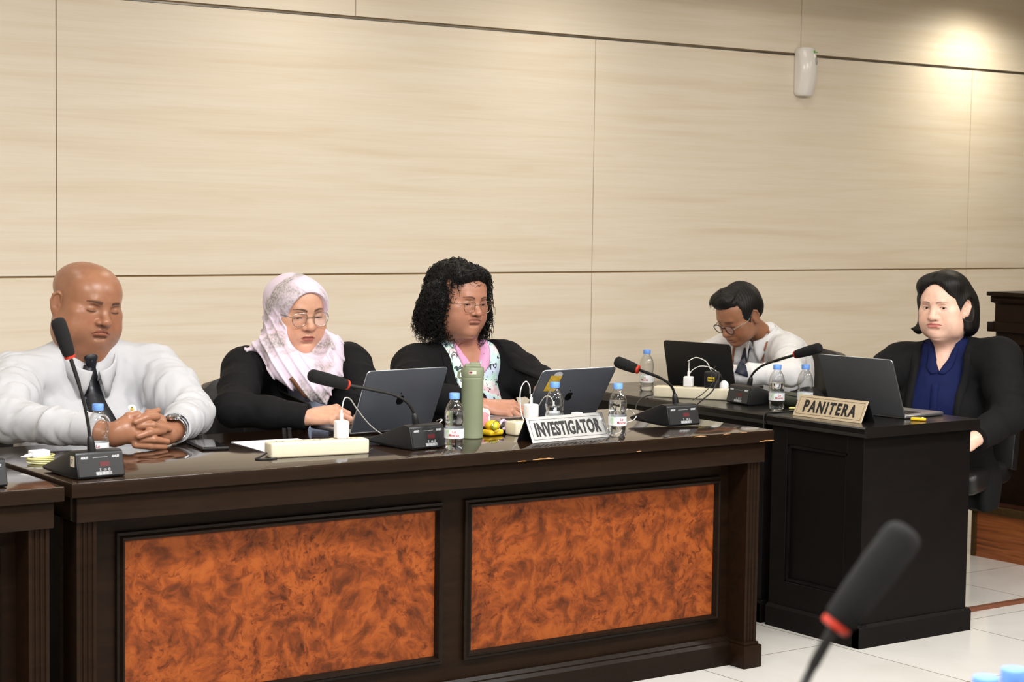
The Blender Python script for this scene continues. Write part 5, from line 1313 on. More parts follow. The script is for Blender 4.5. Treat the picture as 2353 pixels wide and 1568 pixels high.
# ---- shared builders for the seated people in jackets
def torso_frame(NB, fw):
    fw = np.array((fw[0], fw[1], 0.)); fw /= np.linalg.norm(fw); rt = np.array((fw[1], -fw[0], 0)); return Frame(np.stack([rt, fw, (0, 0, 1)], 1), NB, 1.), fw, rt
def trunk(S, T, b, e=0., bust=True, k=.06):
    """torso of build b grown by e"""
    S.ell(T.to((0, -.01, -.20)), (.165*b+e, .115*b+e, .20), k).ell(T.to((0, .03, -.42)), (.170*b+e, .140*b+e, .17), k).ell(T.to((0, .01, -.58)), (.185*b+e, .155*b+e, .13), k)
    if bust:
        for s in (-1, 1): S.ell(T.to((s*.078*b, .082*b, -.225)), (.070*b+e*.6, .058*b+e*.6, .072*b), .05)
def limbs(S, T, arms, r, k=.04, slope=.03, top=.055):
    NB = T.t
    for sh, el, wr in arms:
        S.cap(NB+np.array((0, 0, slope)), sh*.8+NB*.2, top, r[0]*.72, k); S.cap(T.to((0, -.01, -.07)), sh, r[0]*.95, r[0]*.9, k+.02)
        mid = (sh+el)/2; S.cap(sh, mid, r[0], r[1], k); S.cap(mid, el, r[1], r[2], k*.7); fm = (el+wr)/2; S.cap(el, fm, r[2], r[3], k*.6); S.cap(fm, wr, r[3], r[4], .02)
def vcut(S, T, w0, zV, x0=0., y0=.0, ztop=.06, wt=None):
    wt = w0 if wt is None else wt
    def fn(x, y, z):
        t = np.clip((z-zV)/(0.-zV), 0, 1.6); w_ = w0*t**.8
        return np.maximum(np.maximum(np.abs(x-x0*t)-w_, y0-y), zV-z)*.8
    return S.fn(fn, (-w0*1.5-.03, y0-.02, zV-.02), (w0*1.5+.03, .40, ztop), .004, 's', T)
def lapels(root, S, T, w0, zV, m, lw=.055, ztop=-.01, x0=0., notch=True, zn=.35):
    for s in (-1, 1):
        P = []; zs = np.linspace(ztop, zV*.96, 26); o = np.array(root.location); vv = np.linspace(0, 1, 6)
        for z in zs:
            t = np.clip((z-zV)/(0-zV), 0, 1.6); xi = x0*t+s*(w0*t**.8-.002); u = (ztop-z)/(ztop-zV)
            wd = lw*(.55+.9*u if u < zn else (1.05-.95*((u-zn)/(1-zn))**1.4))
            if notch and abs(u-zn) < .025: wd *= .72
            P.append([T.to((xi+s*wd*v, .30, z)) for v in vv])
        P = drape(S, np.array(P), -T.R[:, 1], np.tile(.0035+.0035*np.sin(PI*np.minimum(1, vv+.15)), (26, 1))); mb = MB(); mb.grid((P if s > 0 else P[:, ::-1])-o, .0028); mb.build('lapel', m, root, True, False)
def set_attr_body(*a, **k): return body_obj(*a, **k)
def buttons(root, S, T, zs, x=0., r=.0055, m=None):
    for z in zs:
        p = drape(S, T.to((x, .3, z))[None], -T.R[:, 1], .0005)[0]; Rq = Vector((0, 0, 1)).rotation_difference(Vector(T.R[:, 1])).to_matrix(); mb = MB()
        mb.lathe([(r, 0), (r, .0014), (r*.8, .002), (r*.5, .0012), (0, .0012)], p-np.array(root.location), 14, Rq, False); mb.build('button', m or M_BLKPL, root)
def placket(root, S, T, z0, z1, m, x=0., w=.028):
    P = drape(S, np.array([[T.to((x+u, .3, z)) for u in (-w/2, 0, w/2)] for z in np.linspace(z0, z1, 24)]), -T.R[:, 1], .0022)
    mb = MB(); mb.grid(np.array(P)-np.array(root.location), .0016); mb.build('placket', m, root, True, False)
def open_collar(root, S, T, m, w0, zV, wing=.045, ztop=.035, back=.055, thick=.0024, nr=(.060, .062)):
    """open shirt collar: two wings lying on the chest and a stand round the back of the neck"""
    o = np.array(root.location)
    for s in (-1, 1):
        P = []; vv = np.linspace(0, 1, 6)
        for i in range(14):
            u = i/13; z = ztop*(1-u)+zV*u; xi = s*(w0*(1-u)**.85+.002); ln = wing*(.75+.55*u if u < .8 else (1.19-2.2*(u-.8)))
            P.append([T.to((xi+s*ln*v*.85, .30, z+.010*v-.014*v*u)) for v in vv])
        P = drape(S, np.array(P), -T.R[:, 1], np.tile(.0025+.0025*np.sin(PI*(vv*.8+.1)), (14, 1)))
        mb = MB(); mb.grid((P if s > 0 else P[:, ::-1])-o, thick); mb.build('collar_wing', m, root, True, False)
    P = []
    for a in np.linspace(-.25*PI, 1.25*PI, 30):
        row = []
        for rr, zz in ((1.0, -.02), (1.0, .018), (1.05, .026), (1.16, .016), (1.26, -.012)):
            row.append(T.to((nr[0]*rr*math.cos(a), -.012-nr[1]*rr*math.sin(a), ztop-.012+zz)))
        P.append(row)
    mb = MB(); mb.grid(np.array(P)-o, thick); mb.build('collar_stand', m, root, True, False)

# ---- woman in a headscarf
def scarf_mat():
    m = bpy.data.materials.new('printed_lilac_scarf'); nt, b = _nt(m); L = nt.links
    n = noise_node(nt, mapping(nt, (1, 1, .8)), 8.5, 3, .8); r = ramp(nt, [(.49, (0, 0, 0, 1)), (.60, (.95, .95, .95, 1))]); L.new(n.outputs[0], r.inputs[0])
    n2 = noise_node(nt, mapping(nt), 130, 4, .3, .6); r2 = ramp(nt, [(.40, srgb(138, 128, 130)), (.52, srgb(176, 168, 170)), (.66, srgb(200, 190, 190))]); L.new(n2.outputs[0], r2.inputs[0])
    n3 = noise_node(nt, mapping(nt, loc=(3, 1, 2)), 11, 2, .4); r3 = ramp(nt, [(.58, srgb(222, 206, 224)), (.70, srgb(226, 196, 206))]); L.new(n3.outputs[0], r3.inputs[0])
    L.new(mixc(nt, r.outputs[0], r3.outputs[0], r2.outputs[0]), b.inputs['Base Color']); b.inputs['Roughness'].default_value = .75; b.inputs['Sheen Weight'].default_value = .2
    return m
M_SCARF = scarf_mat()
def scarf_woman():
    P = dict(w=.98, jaw=1.08, fat=.75, nose_w=1.12, nose_l=.78, eye_x=.0330, open=.0022, lid_z=-.0062, mouth_w=.0235, mouth_droop=.0012, lip=1.15, lip_c=srgb(150, 72, 70)[:3], lip_a=.85, brow=.95, brow_t=.0042, brow_arch=.0055, ear=.8, lash=.9, mouth_y=-.0635, chin=-.103, top=.066)
    root = person(690, 840, 1.06, 'woman in a lilac printed headscarf and glasses typing on a laptop', 1.)
    H = head_frame(680, 711, 1.03, 26, 11, 1, 1.09); base = srgb(206, 158, 132)
    NB = at(688, 838, 1.08); T, fw, rt = torso_frame(NB, (-.18, -1))
    shR, shL = at(562, 852, 1.06), at(802, 842, 1.03); elR, elL = at(535, 985, .90), at(842, 945, .88); wrR, wrL = at(704, 974, .72), at(842, 985, .76)
    elR[2] = max(elR[2], .815); wrR[2] = .797; elL[2] = max(elL[2], .83); wrL[2] = .805; arms = ((shR, elR, wrR), (shL, elL, wrL))
    F = Field(); sculpt_head(F, H, P); neck(F, H, NB, .052, .06); trunk(F, T, .85, 0, False); limbs(F, T, arms, (.045, .042, .036, .032, .025))
    d = at(775, 950, .66)-wrR; d[2] = .012; HF = Frame(dirs(d, (-.35, -.55, 1.)), wrR, 1.02); sculpt_hand(F, HF, -1, (48, 42, 25), thumb=((.3, .9, -.35), (.0, .95, -.3)), wid=1.02)
    d = np.array((-.12, -1., .02)); HF = Frame(dirs(d, (0, 0, 1)), wrL+np.array((0, 0, .002)), 1.0); sculpt_hand(F, HF, 1, (30, 30, 20))
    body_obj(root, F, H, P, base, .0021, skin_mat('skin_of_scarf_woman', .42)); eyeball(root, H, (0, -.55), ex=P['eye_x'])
    # pale blue shirt and jacket
    B = Field(); trunk(B, T, 1.0, .006); B.cap(NB, T.to((0, 0, -.1)), .075, .10, .04)
    folds(B, .003, 12, seed=2); cloth_obj(root, 'shirt', B, .005, mat('pale_blue_cotton', srgb(196, 208, 236), .75, noise=.03))
    S = Field(); trunk(S, T, 1.0, .022); limbs(S, T, arms, (.065, .060, .055, .050, .042), .05, .01, .05); folds(S, .003, 24, seed=3, ridge=.7, ax=(1, 1, .6)); local_folds(S, elR, shR-elR, .08, .007, .05, 3); local_folds(S, shR*.5+elR*.5, elR-shR, .09, .006, .08, 2); local_folds(S, shL*.5+elL*.5, elL-shL, .09, .006, .08, 5)
    for wr, el in ((wrR, elR), (wrL, elL)): end_cut(S, wr+(wr-el)/np.linalg.norm(wr-el)*.004, wr-el, .075)
    vcut(S, T, .085, -.42, 0, .03); V, Q = S.mesh(.004); V, Q = islands_main(V, Q); V[:, 2] = np.where((V[:, 1] < .76) & (V[:, 2] < ZT+.003), ZT+.003, V[:, 2]); np_mesh('jacket', V, Q, M_SUIT, root)
    lapels(root, S, T, .085, -.42, M_SUIT, .05)
    dd = (wrR-elR)/np.linalg.norm(wrR-elR)
    for k in range(2):
        p = drape(S, at(653+k*12, 986-k*.8, .8)[None], None, .0008)[0]; mb = MB(); Rq = Vector((0, 0, 1)).rotation_difference(Vector(-CAM_F)).to_matrix(); mb.lathe([(.0065, 0), (.0065, .002), (.004, .0028), (0, .002)], p-np.array(root.location), 14, Rq, False); mb.build('cuff_button', M_BLKPL, root)
    # headscarf
    K = Field(); K.ell((0, -.016, .022), (.088, .112, .082), .02, 'u', H).ell((0, .004, -.045), (.079, .088, .085), .04, 'u', H).ell((0, .045, .036), (.072, .066, .056), .03, 'u', H)
    K.cap(H.to((0, -.01, -.06)), NB+np.array((0, 0, -.0)), .088, .095, .04)
    q = lambda a, b, c: at(a, b, c)
    K.chain([q(640, 770, 1.06), q(612, 795, 1.03), q(572, 806, 1.03)], [.062, .048, .020], .04, 'u', W0, (0, .35, 1), .42)
    K.chain([q(720, 800, .97), q(748, 806, .97), q(758, 840, .93)], [.07, .055, .035], .04)
    K.chain([q(672, 815, .95), q(694, 848, .90), q(722, 885, .875), q(741, 914, .87)], [.072, .060, .040, .022], .05, 'u', W0, (-.2, -1, .35), .6)
    K.chain([q(640, 800, 1.0), q(656, 840, .92), q(670, 868, .89)], [.05, .045, .022], .04, 'u', W0, (-.2, -1, .35), .5)
    K.chain([q(752, 830, .93), q(758, 860, .895), q(756, 878, .885)], [.05, .04, .022], .03, 'u', W0, (.2, -1, .3), .5)
    def fold(x, y, z):
        lx, ly, lz = H.inv(x, y, z); t = x*.72-y*.45+z*.62; low = np.clip((.035-lz)/.07, 0, 1)
        a = np.abs(np.sin(PI*t/.030+1.6*wob(x, y, z, 5, 4))); b2 = np.abs(np.sin(PI*(t*.9-z*.5)/.017+1.8*wob(x, y, z, 7, 6)))
        return low*(.0055*(.30-np.exp(-(a/.42)**2))+.0022*(.3-np.exp(-(b2/.45)**2))*wob(x, y, z, 11, 2))+.0010*wob(x, y, z, 26, 1)
    K.disp(fold, (-9, -9, -9), (9, 9, 9))
    K.ell((0, .125, -.020), (.0750, .092, .100), .006, 's', H)
    V, Q = K.mesh(.003); V, Q = islands_main(V, Q); np_mesh('headscarf', V, Q, M_SCARF, root)
    E_ = [H.to((.0750*math.sin(a)*(1-.22*max(0, math.cos(a))**2), .064-.024*abs(math.sin(a))**2+.020*max(0, math.cos(a))-.004*max(0, -math.cos(a)), -.020+.100*math.cos(a))) for a in np.linspace(0, 2*PI, 49)[:-1]]
    mb = MB(); mb.tube([p-np.array(root.location) for p in E_], [.0062 if math.cos(2*PI*k/48) < .3 else .0072 for k in range(48)], 8, True); mb.build('scarf_hem', mat('lilac_hem', srgb(226, 210, 226), .75, noise=.04), root)
    U = Field(); U.ell((0, .028, .030), (.0685, .068, .060), .01, 'u', H); U.ell((0, .14, -.03), (.09, .16, .092), .004, 's', H); cloth_obj(root, 'under_cap', U, .003, mat('blue_grey_undercap', srgb(116, 122, 160), .8, noise=.05))
    st = drape(S, np.array([at(a, b, .8) for a, b in ((668, 868), (690, 895), (712, 920), (735, 945))]), None, .006); st2 = drape(K, np.array([at(a, b, .8) for a, b in dense(((668, 868), (690, 897), (712, 922), (735, 947)))]), None, .003)
    ribbon(root, 'bag_strap', mat('brown_leather_strap', srgb(112, 74, 52), .5, noise=.1), st2, .013, -CAM_F, .003)
    m_f = mat('silver_frame', srgb(176, 170, 160), .25, .9, noise=.05)
    oc = [(-.022, .010), (-.012, .0185), (.010, .0190), (.0235, .012), (.0245, -.004), (.015, -.019), (-.002, -.0215), (-.017, -.014)]
    spectacles(root, H, oc, -.006, .100, .0330, m_f, .006, .0011, None, .07)
    lower_body(root, (NB[0], NB[1]+.07, .60), fw[:2]); office_chair((-1.10, float(NB[1])+.08, 0), math.atan2(fw[1], fw[0])-PI/2, 'black leather chair seen between the bald man and the woman in the headscarf', .855, .24)
scarf_woman()
# ---- woman with curly hair
def curls(root, name, roots, outs, lens, m, r=.0011, turns=3., rad=.009, seed=0, parent=None):
    rg = np.random.default_rng(seed); VV = []; FF = []; nb = 0; n = 22; sd = 4
    for p, d, l_ in zip(roots, outs, lens):
        g = np.array((0, 0, -1.)); t = np.linspace(0, 1, n); ph = rg.uniform(0, 6.28); tn = turns*rg.uniform(.7, 1.3)*l_/.09
        d = d/np.linalg.norm(d); ax = d[None]*(t[:, None]*(1-.55*t[:, None]))*l_*.62+g[None]*(t[:, None]**1.6)*l_*.58
        a = np.cross(d, g); a = a/max(np.linalg.norm(a), 1e-3); b = np.cross(d, a); rr = rad*rg.uniform(.6, 1.25)*np.minimum(1, t*4)[:, None]
        C = p+ax+(a*np.cos(ph+2*PI*tn*t)[:, None]+(b*.6+np.array((0, 0, .5)))*np.sin(ph+2*PI*tn*t)[:, None])*rr
        tg = np.gradient(C, axis=0); tg /= np.linalg.norm(tg, axis=1, keepdims=True); u = np.cross(tg, (.3, .2, .9)); u /= np.linalg.norm(u, axis=1, keepdims=True); w_ = np.cross(tg, u)
        wd = r*(1-.6*t**3)[:, None]
        ring = np.stack([C+(u*math.cos(k*PI/2)+w_*math.sin(k*PI/2))*wd for k in range(sd)], 1).reshape(-1, 3); VV.append(ring)
        i = np.arange(n-1)[:, None]*sd; k = np.arange(sd)[None]
        FF.append(np.stack([i+k, i+(k+1) % sd, i+sd+(k+1) % sd, i+sd+k], -1).reshape(-1, 4)+nb); nb += n*sd
    return np_mesh(name, np.concatenate(VV), np.concatenate(FF), m, parent or root)
M_HAIR = mat('black_hair', srgb(17, 15, 14), .52, noise=.2, nscale=120, spec=.35)
def blouse_mat():
    m = bpy.data.materials.new('floral_blouse'); nt, b = _nt(m); L = nt.links
    n = noise_node(nt, mapping(nt), 13, 3, .5); r = ramp(nt, [(.36, srgb(236, 196, 206)), (.44, srgb(232, 238, 236)), (.53, srgb(196, 232, 222)), (.62, srgb(206, 220, 242))]); L.new(n.outputs[0], r.inputs[0])
    n2 = noise_node(nt, mapping(nt, (1, 1, .6)), 55, 3, 1.6, .5); r2 = ramp(nt, [(.375, (.03, .04, .05, 1)), (.405, (1, 1, 1, 1))]); L.new(n2.outputs[0], r2.inputs[0])
    L.new(mixc(nt, 1., r.outputs[0], r2.outputs[0], 'MULTIPLY'), b.inputs['Base Color']); b.inputs['Roughness'].default_value = .7
    return m
def curly_woman():
    P = dict(w=1.03, jaw=.95, fat=.48, nose_w=1.15, nose_l=.78, eye_x=.0335, open=.0028, lid_z=-.0050, mouth_w=.0280, mouth_droop=.0022, lip=1.2, lip_c=srgb(158, 92, 86)[:3], lip_a=.6, brow=.9, brow_t=.0036, brow_arch=.0045, ear=.85, lash=.85, fold=.0, mouth_y=-.0545, chin=-.090)
    root = person(1060, 800, 1.12, 'curly haired woman in a black jacket and floral blouse wearing thin glasses', 1.03)
    H = head_frame(1055, 689, 1.10, 39, 6, -2, 1.05); base = srgb(186, 134, 110)
    NB = at(1058, 806, 1.14); T, fw, rt = torso_frame(NB, (.02, -1))
    shR, shL = at(953, 848, 1.13), at(1158, 838, 1.08); elR, elL = at(950, 968, .95), at(1238, 925, .90); wrR, wrL = at(1112, 941, .70), at(1262, 955, .72)
    elR[2] = max(elR[2], .82); wrR[2] = .80; elL[2] = .845; wrL[2] = .81; arms = ((shR, elR, wrR), (shL, elL, wrL))
    F = Field(); sculpt_head(F, H, P); neck(F, H, NB, .060, .068); trunk(F, T, .90, 0, False); limbs(F, T, arms, (.045, .042, .036, .033, .026), slope=-.05, top=.03)
    d = at(1190, 945, .63)-wrR; d[2] = -.006; HF = Frame(dirs(d, (-.25, -.45, 1.)), wrR, 1.02); sculpt_hand(F, HF, -1, ((38, 22, 12), (30, 26, 14), (34, 30, 16), (40, 30, 16)), (12, 2, -7, -18), ((.15, .95, -.30), (.0, .95, -.2)), 1.05)
    HF = Frame(dirs((-.2, -1., -.02), (0, 0, 1)), wrL, 1.0); sculpt_hand(F, HF, 1, (28, 28, 18))
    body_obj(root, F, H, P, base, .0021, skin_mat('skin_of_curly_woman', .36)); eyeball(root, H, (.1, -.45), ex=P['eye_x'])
    B = Field(); trunk(B, T, 1.12, .006); B.cap(NB+np.array((0, 0, -.01)), T.to((0, 0, -.12)), .078, .12, .05)
    for sh in (shR, shL): B.cap(NB+np.array((0, 0, .018)), sh*.75+NB*.25, .056, .05, .04).cap(T.to((0, -.01, -.07)), sh, .066, .056, .04)
    folds(B, .003, 26, seed=2)
    vcut(B, T, .044, -.060, 0, .0, .08); cloth_obj(root, 'blouse', B, .004, blouse_mat()); M_PINK = mat('pink_collar', srgb(222, 164, 204), .75, noise=.03)
    open_collar(root, B, T, M_PINK, .048, -.066, .036, .034, nr=(.070, .070))
    S = Field(); trunk(S, T, 1.12, .022); limbs(S, T, arms, (.072, .066, .058, .052, .043), .05, .012, .055); folds(S, .003, 24, seed=6, ridge=.7, ax=(1, 1, .6)); local_folds(S, shL*.4+elL*.6, elL-shL, .09, .006, .07, 5); local_folds(S, shR*.5+elR*.5, elR-shR, .09, .006, .08, 2)
    for wr, el in ((wrR, elR), (wrL, elL)): end_cut(S, wr-(wr-el)/np.linalg.norm(wr-el)*.01, wr-el, .075)
    vcut(S, T, .098, -.62, 0, .02, .08); V, Q = S.mesh(.004); V, Q = islands_main(V, Q); V[:, 2] = np.where((V[:, 1] < .76) & (V[:, 2] < ZT+.003), ZT+.003, V[:, 2]); np_mesh('jacket', V, Q, M_SUIT, root)
    lapels(root, S, T, .098, -.62, M_SUIT, .062, .0)
    # hair: a full cap and many loose curls
    K = Field(); K.ell((0, -.030, .034), (.098, .105, .098), .02, 'u', H).ell((0, -.045, -.035), (.112, .085, .085), .03, 'u', H)
    for s in (-1, 1): K.ell((s*.090, -.010, -.035), (.034, .050, .085), .03, 'u', H)
    K.ell((0, .040, .085), (.072, .050, .036), .03, 'u', H)
    K.disp(lambda x, y, z: .009*wob(x, y, z, 38, 3)+.005*wob(x, y, z, 90, 7), (-9, -9, -9), (9, 9, 9))
    K.ell((.002, .125, -.026), (.070, .106, .108), .012, 's', H)
    V, Q = K.mesh(.0035); V, Q = islands_main(V, Q); ho = np_mesh('curly_hair', V, Q, M_HAIR, root)
    rg = np.random.default_rng(3); q = H.invp(V); ok = np.where((q[:, 2] > -.11))[0]; N_ = V-H.to((0, -.03, .0)); N_ /= np.linalg.norm(N_, axis=1, keepdims=True)
    near = q[ok]; keep = ok[~((near[:, 1] > .045) & (near[:, 2] < .098) & (np.abs(near[:, 0]) < .058))]
    pick = rg.choice(keep, 2600); L_ = rg.uniform(.03, .085, 2600)*np.where(q[pick, 2] < -.02, 1.25, 1.)
    sg = curls(root, 'loose_curls', V[pick]-N_[pick]*.004, N_[pick]+rg.normal(0, .75, (2600, 3)), L_, M_HAIR, .0011, 3., .0085, 4, None)
    sg.parent = ho; sg.location = (0, 0, 0)
    m_f = mat('thin_gold_frame', srgb(170, 150, 128), .25, .9, noise=.05)
    oc = [(-.021, .011), (-.010, .0175), (.010, .0175), (.0225, .012), (.0235, -.004), (.015, -.0185), (-.002, -.0215), (-.017, -.014)]
    spectacles(root, H, oc, -.008, .101, .0335, m_f, .006, .0010, None, .07, (.8, .75, 1.))
    lower_body(root, (NB[0], NB[1]+.07, .60), fw[:2]); office_chair((float(NB[0]), float(NB[1])+.14, 0), math.atan2(fw[1], fw[0])-PI/2, 'black leather chair of the curly haired woman hidden behind her back', .80, .22)
curly_woman()
# ---- man leaning over the black laptop
def leaning_man():
    P = dict(w=.97, jaw=1.06, fat=.0, nose_w=1.15, nose_l=.95, open=.0, lid_z=-.0060, mouth_w=.0220, mouth_droop=.002, lip=1.2, lip_c=srgb(112, 64, 58)[:3], lip_a=.7, brow=.8, brow_t=.0034, brow_arch=.003, ear=1.0, lash=.9)
    root = person(1770, 830, 1.58, 'man in a white shirt and dark tie bent over the black laptop in round glasses', .97)
    H = head_frame(1699, 722, 1.60, -46, 30, -3, 1.04); base = srgb(160, 112, 84)
    NB = at(1762, 786, 1.62); T, fw, rt = torso_frame(NB, (-1., -.12))
    lean = rot3('X', -24); T = Frame(T.R @ lean, NB, 1.)
    shL, shR = at(1812, 812, 1.45), at(1662, 808, 1.78); elL, elR = at(1826, 900, 1.28), at(1650, 890, 1.66); wrL, wrR = at(1700, 880, 1.42), at(1672, 886, 1.55)
    elL = np.array((1.23, 1.20, .795)); elR = np.array((1.22, 1.76, .81)); wrL = np.array((1.00, 1.42, .785)); wrR = np.array((1.06, 1.50, .785))
    arms = ((shR, elR, wrR), (shL, elL, wrL)); F = Field(); sculpt_head(F, H, P); neck(F, H, NB+np.array((.0, 0, .01)), .043, .052); trunk(F, T, .85, 0, False); limbs(F, T, arms, (.043, .04, .034, .03, .024), slope=-.05, top=.03)
    for wr, s in ((wrR, -1), (wrL, 1)): sculpt_hand(F, Frame(dirs((-1., .25*(-s)*-1, -.02), (0, 0, 1)), wr, 1.0), s, (30, 30, 20))
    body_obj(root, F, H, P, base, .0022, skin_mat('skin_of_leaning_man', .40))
    S = Field(); trunk(S, T, .98, .010, False); limbs(S, T, arms, (.064, .060, .050, .044, .036), .05, .022, .052); S.ell(T.to((0, -.05, -.12)), (.15, .09, .12), .06)
    folds(S, .0036, 24, seed=4, ridge=.75, ax=(1, 1, .6)); local_folds(S, elL, shL-elL, .09, .008, .06, 3); local_folds(S, elL*.5+wrL*.5, (wrL-elL)+np.array((0, 0, -.1)), .07, .008, .06, 4); local_folds(S, shL*.5+elL*.5, elL-shL, .09, .007, .09, 2)
    for wr, el in ((wrR, elR), (wrL, elL)): end_cut(S, wr, wr-el, .07)
    vcut(S, T, .018, -.03, 0, .03, .08); V, Q = S.mesh(.0038); V, Q = islands_main(V, Q); M_SH2 = mat('bright_white_cotton', srgb(224, 224, 226), .8, noise=.02, nscale=30, bump=.08, bscale=900); np_mesh('shirt', V, Q, M_SH2, root)
    A = T.R @ rot3('X', 6); collar(root, 'collar', M_SH2, at(1752, 776, 1.60), A, (.062, .068), .036, .050, .14, .7, .018, point=.020)
    M_NAVY = mat('navy_tie_silk', srgb(24, 30, 52), .5, noise=.1, nscale=80)
    pts = drape(S, np.array([at(a, b, 1.5) for a, b in dense(((1717, 800), (1714, 826), (1709, 845), (1703, 862)))]), None, .006); ribbon(root, 'necktie', M_NAVY, pts, [.028, .040, .050, .056], -CAM_F, .004)
    pts = drape(S, np.array([at(a, b, 1.5) for a, b in dense(((1760, 752), (1768, 766), (1763, 788), (1756, 812), (1752, 838)))]), None, .006); M_STRAP = mat('tan_lanyard', srgb(150, 98, 66), .6, noise=.1)
    ribbon(root, 'lanyard', M_STRAP, pts, .011, -CAM_F, .002)
    pts = drape(S, np.array([at(a, b, 1.6) for a, b in dense(((1687, 797), (1684, 820), (1683, 846)), 14)]), None, .005); ribbon(root, 'lanyard', M_STRAP, pts, .010, -CAM_F, .002)
    # side parted short hair
    K = Field(); K.ell((0, -.020, .042), (.0795, .098, .086), .02, 'u', H); K.ell((.014, .040, .092), (.060, .050, .036), .03, 'u', H); K.ell((0, -.060, -.005), (.066, .050, .05), .03, 'u', H)
    for s in (-1, 1): K.ell((s*.060, -.012, .022), (.022, .058, .056), .02, 'u', H)
    K.disp(lambda x, y, z: .0008*np.sin(2*PI*((x+.3*y)*95+2*wob(x, y, z, 20, 3)))+.003*wob(x, y, z, 40, 5), (-9, -9, -9), (9, 9, 9))
    K.ell((0, .145, -.045), (.078, .105, .108), .006, 's', H); K.ell((0, .088, -.068), (.12, .072, .076), .006, 's', H)
    for s in (-1, 1): K.ell((s*.085, -.008, -.015), (.030, .022, .034), .006, 's', H)
    K.cap((-.052, .06, .090), (-.044, -.04, .128), .0028, .002, .006, 's', H)
    V, Q = K.mesh(.0028); V, Q = islands_main(V, Q); ho = np_mesh('short_hair', V, Q, M_HAIR, root)
    rg = np.random.default_rng(8); q = H.invp(V); N_ = V-H.to((0, -.03, .0)); N_ /= np.linalg.norm(N_, axis=1, keepdims=True); ok = np.where(q[:, 2] > .085)[0]; pk = rg.choice(ok, 420)
    D = H.R @ np.array((.75, .05, .6)); sg = curls(root, 'combed_strands', V[pk]-N_[pk]*.003, N_[pk]*.5+D+rg.normal(0, .2, (420, 3)), rg.uniform(.02, .042, 420), M_HAIR, .0010, .35, .003, 5); sg.parent = ho; sg.location = (0, 0, 0)
    oc = [(-.021, .012), (-.011, .0185), (.008, .0195), (.020, .013), (.0235, .002), (.017, -.0135), (.002, -.0205), (-.014, -.015)]
    spectacles(root, H, oc, -.012, .104, .0315, mat('dark_frame', srgb(34, 34, 40), .3, noise=.05), .008, .0019, mat('silver_temple', srgb(180, 176, 168), .25, .9, noise=.05), .08)
    lower_body(root, (1.62, NB[1], .60), (-1, 0)); office_chair((1.55, 1.68, 0), PI/2, 'black leather chair behind the man leaning over the black laptop', .845, .25)
leaning_man()
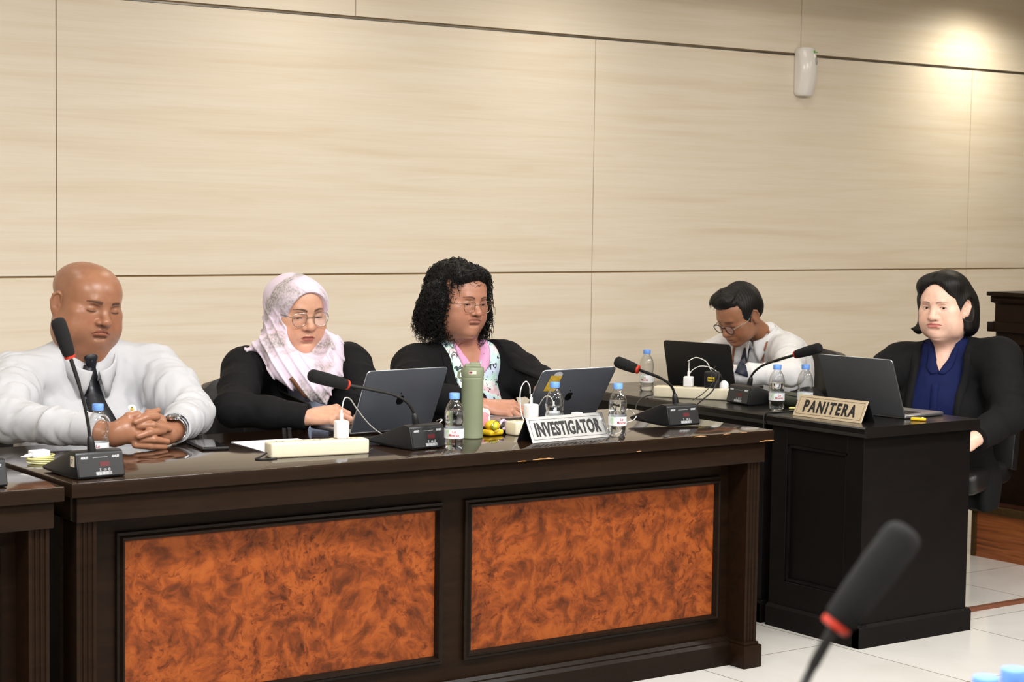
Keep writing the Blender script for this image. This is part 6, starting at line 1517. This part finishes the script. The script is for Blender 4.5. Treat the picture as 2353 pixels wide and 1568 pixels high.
# ---- woman in a blue shirt and black blazer
def blue_woman():
    P = dict(w=1.02, jaw=1.10, fat=.45, nose_w=1.18, nose_l=.88, eye_x=.0325, open=.0041, lid_z=-.0015, mouth_w=.0310, mouth_droop=.0020, lip=1.25, lip_c=srgb(204, 92, 100)[:3], lip_a=.7, brow=.75, brow_t=.0030, brow_arch=.004, ear=.92, lash=.8, mouth_y=-.0605, chin=-.090)
    root = person(2170, 830, .60, 'woman with a black bob in a blue shirt and black blazer behind the PANITERA plate', 1.02)
    H = head_frame(2171, 702, .60, -25, 4, 1, 1.07); base = srgb(240, 198, 178)
    NB = at(2180, 806, .62); T, fw, rt = torso_frame(NB, (-.97, -.42))
    shR, shL = at(2068, 838, .78), at(2298, 826, .42); elR, elL = at(2040, 940, .74), at(2318, 958, .30); wrR, wrL = at(2075, 985, .66), at(2236, 1012, .26)
    wrR = np.array((1.08, .60, .69)); elR = np.array((1.30, .80, .80)); arms = ((shR, elR, wrR), (shL, elL, wrL))
    F = Field(); sculpt_head(F, H, P); neck(F, H, NB, .054, .060); trunk(F, T, .92, 0, False); limbs(F, T, arms, (.045, .042, .036, .032, .026), slope=-.06, top=.028)
    d = wrL-elL; sculpt_hand(F, Frame(dirs(d*.6+np.array((-.10, .04, -.05)), (-.3, -.8, .5)), wrL, 1.0), 1, (30, 30, 20)); sculpt_hand(F, Frame(dirs((-1, -.1, -.15), (0, 0, 1)), wrR, 1.0), -1, (30, 30, 20))
    F.fn(lambda x, y, z: z-.585+0*x+0*y, (.5, -.6, -.2), (2.6, 1.6, .60), .01, 's')
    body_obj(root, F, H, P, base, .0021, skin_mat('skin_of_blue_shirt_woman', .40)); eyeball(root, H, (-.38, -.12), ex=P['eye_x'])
    M_NV = mat('navy_shirt_cotton', srgb(20, 29, 72), .75, noise=.06, nscale=30, spec=.15)
    B = Field(); trunk(B, T, 1.10, .004); B.cap(NB+np.array((0, 0, -.01)), T.to((0, 0, -.12)), .070, .11, .05)
    for sh in (shR, shL): B.cap(NB+np.array((0, 0, .014)), sh*.75+NB*.25, .052, .05, .04).cap(T.to((0, -.01, -.07)), sh, .064, .056, .04)
    folds(B, .003, 24, seed=2, ridge=.75, ax=(1, 1, .5)); B.fn(lambda x, y, z: z-.56+0*x+0*y, (.5, -.6, -.2), (2.6, 1.6, .58), .01, 's'); vcut(B, T, .036, -.075, 0, .0, .08); cloth_obj(root, 'blue_shirt', B, .004, M_NV)
    placket(root, B, T, -.12, -.56, M_NV); buttons(root, B, T, (-.30, -.40, -.50), 0, .0045, mat('pale_button', srgb(150, 150, 170), .4, noise=.05)); open_collar(root, B, T, M_NV, .038, -.080, .036, .030, nr=(.060, .060))
    S = Field(); trunk(S, T, 1.10, .024); limbs(S, T, arms, (.074, .070, .064, .058, .050), .05, .012, .055); folds(S, .003, 22, seed=7, ridge=.7, ax=(1, 1, .6)); local_folds(S, elL, shL-elL, .10, .008, .07, 3); local_folds(S, shL*.5+elL*.5, elL-shL, .09, .006, .09, 5); local_folds(S, shR*.5+elR*.5, elR-shR, .09, .006, .09, 2)
    for wr, el in ((wrR, elR), (wrL, elL)): end_cut(S, wr-(wr-el)/np.linalg.norm(wr-el)*.02, wr-el, .085)
    S.chain([T.to((-.19, .06, -.50)), T.to((-.20, .09, -.60))], [.09, .06], .05, 'u', W0, T.R[:, 0], .5)
    S.fn(lambda x, y, z: z-.31+.02*np.sin(9*(x+y))+0*x, (.5, -.6, -.2), (2.6, 1.6, .36), .01, 's')
    vcut(S, T, .088, -2.2, 0, .02, .08); V, Q = S.mesh(.0042); V, Q = islands_main(V, Q); np_mesh('blazer', V, Q, M_SUIT, root); lapels(root, S, T, .084, -.58, M_SUIT, .060, .0, notch=False, zn=.6)
    # bob hair with a parting
    K = Field(); K.ell((0, -.018, .034), (.089, .106, .094), .02, 'u', H)
    for s in (-1, 1):
        K.cap((s*.074, .000, .02), (s*.084, -.008, -.072), .036, .026, .03, 'u', H, (1, 0, 0), .8); K.cap((s*.05, -.06, .0), (s*.065, -.055, -.080), .05, .036, .03, 'u', H)
    K.ell((0, -.060, -.045), (.085, .055, .070), .04, 'u', H); K.ell((-.03, .040, .075), (.055, .045, .040), .03, 'u', H); K.ell((.035, .040, .075), (.050, .045, .040), .03, 'u', H)
    K.chain([(.086, -.005, -.07), (.100, .012, -.090), (.120, .024, -.086)], [.020, .013, .004], .02, 'u', H)
    def strands(x, y, z):
        lx, ly, lz = H.inv(x, y, z); a = np.arctan2(lx-.008, ly+.02); return .0006*np.sin(a*70+3*wob(x, y, z, 14, 3))+.0022*wob(x, y, z, 30, 5)
    K.disp(strands, (-9, -9, -9), (9, 9, 9))
    K.ell((.002, .130, -.014), (.0660, .108, .110), .020, 's', H); K.chain([(.006, .072, .108), (.006, .03, .1255), (.006, -.03, .1300)], [.0035, .0035, .003], .004, 's', H)
    K.ell((-.098, .006, -.012), (.042, .028, .040), .008, 's', H)
    V, Q = K.mesh(.003); V, Q = islands_main(V, Q); ho = np_mesh('bob_hair', V, Q, M_HAIR, root)
    lower_body(root, (NB[0]-.02, NB[1]+.04, .60), (-1, .12), .46, .075); office_chair((float(NB[0])-.04, float(NB[1])+.02, 0), math.atan2(-.42, -.97)-PI/2, 'black leather chair of the woman in the blue shirt, cut by the right edge', .93, .27, .12, False)
blue_woman()
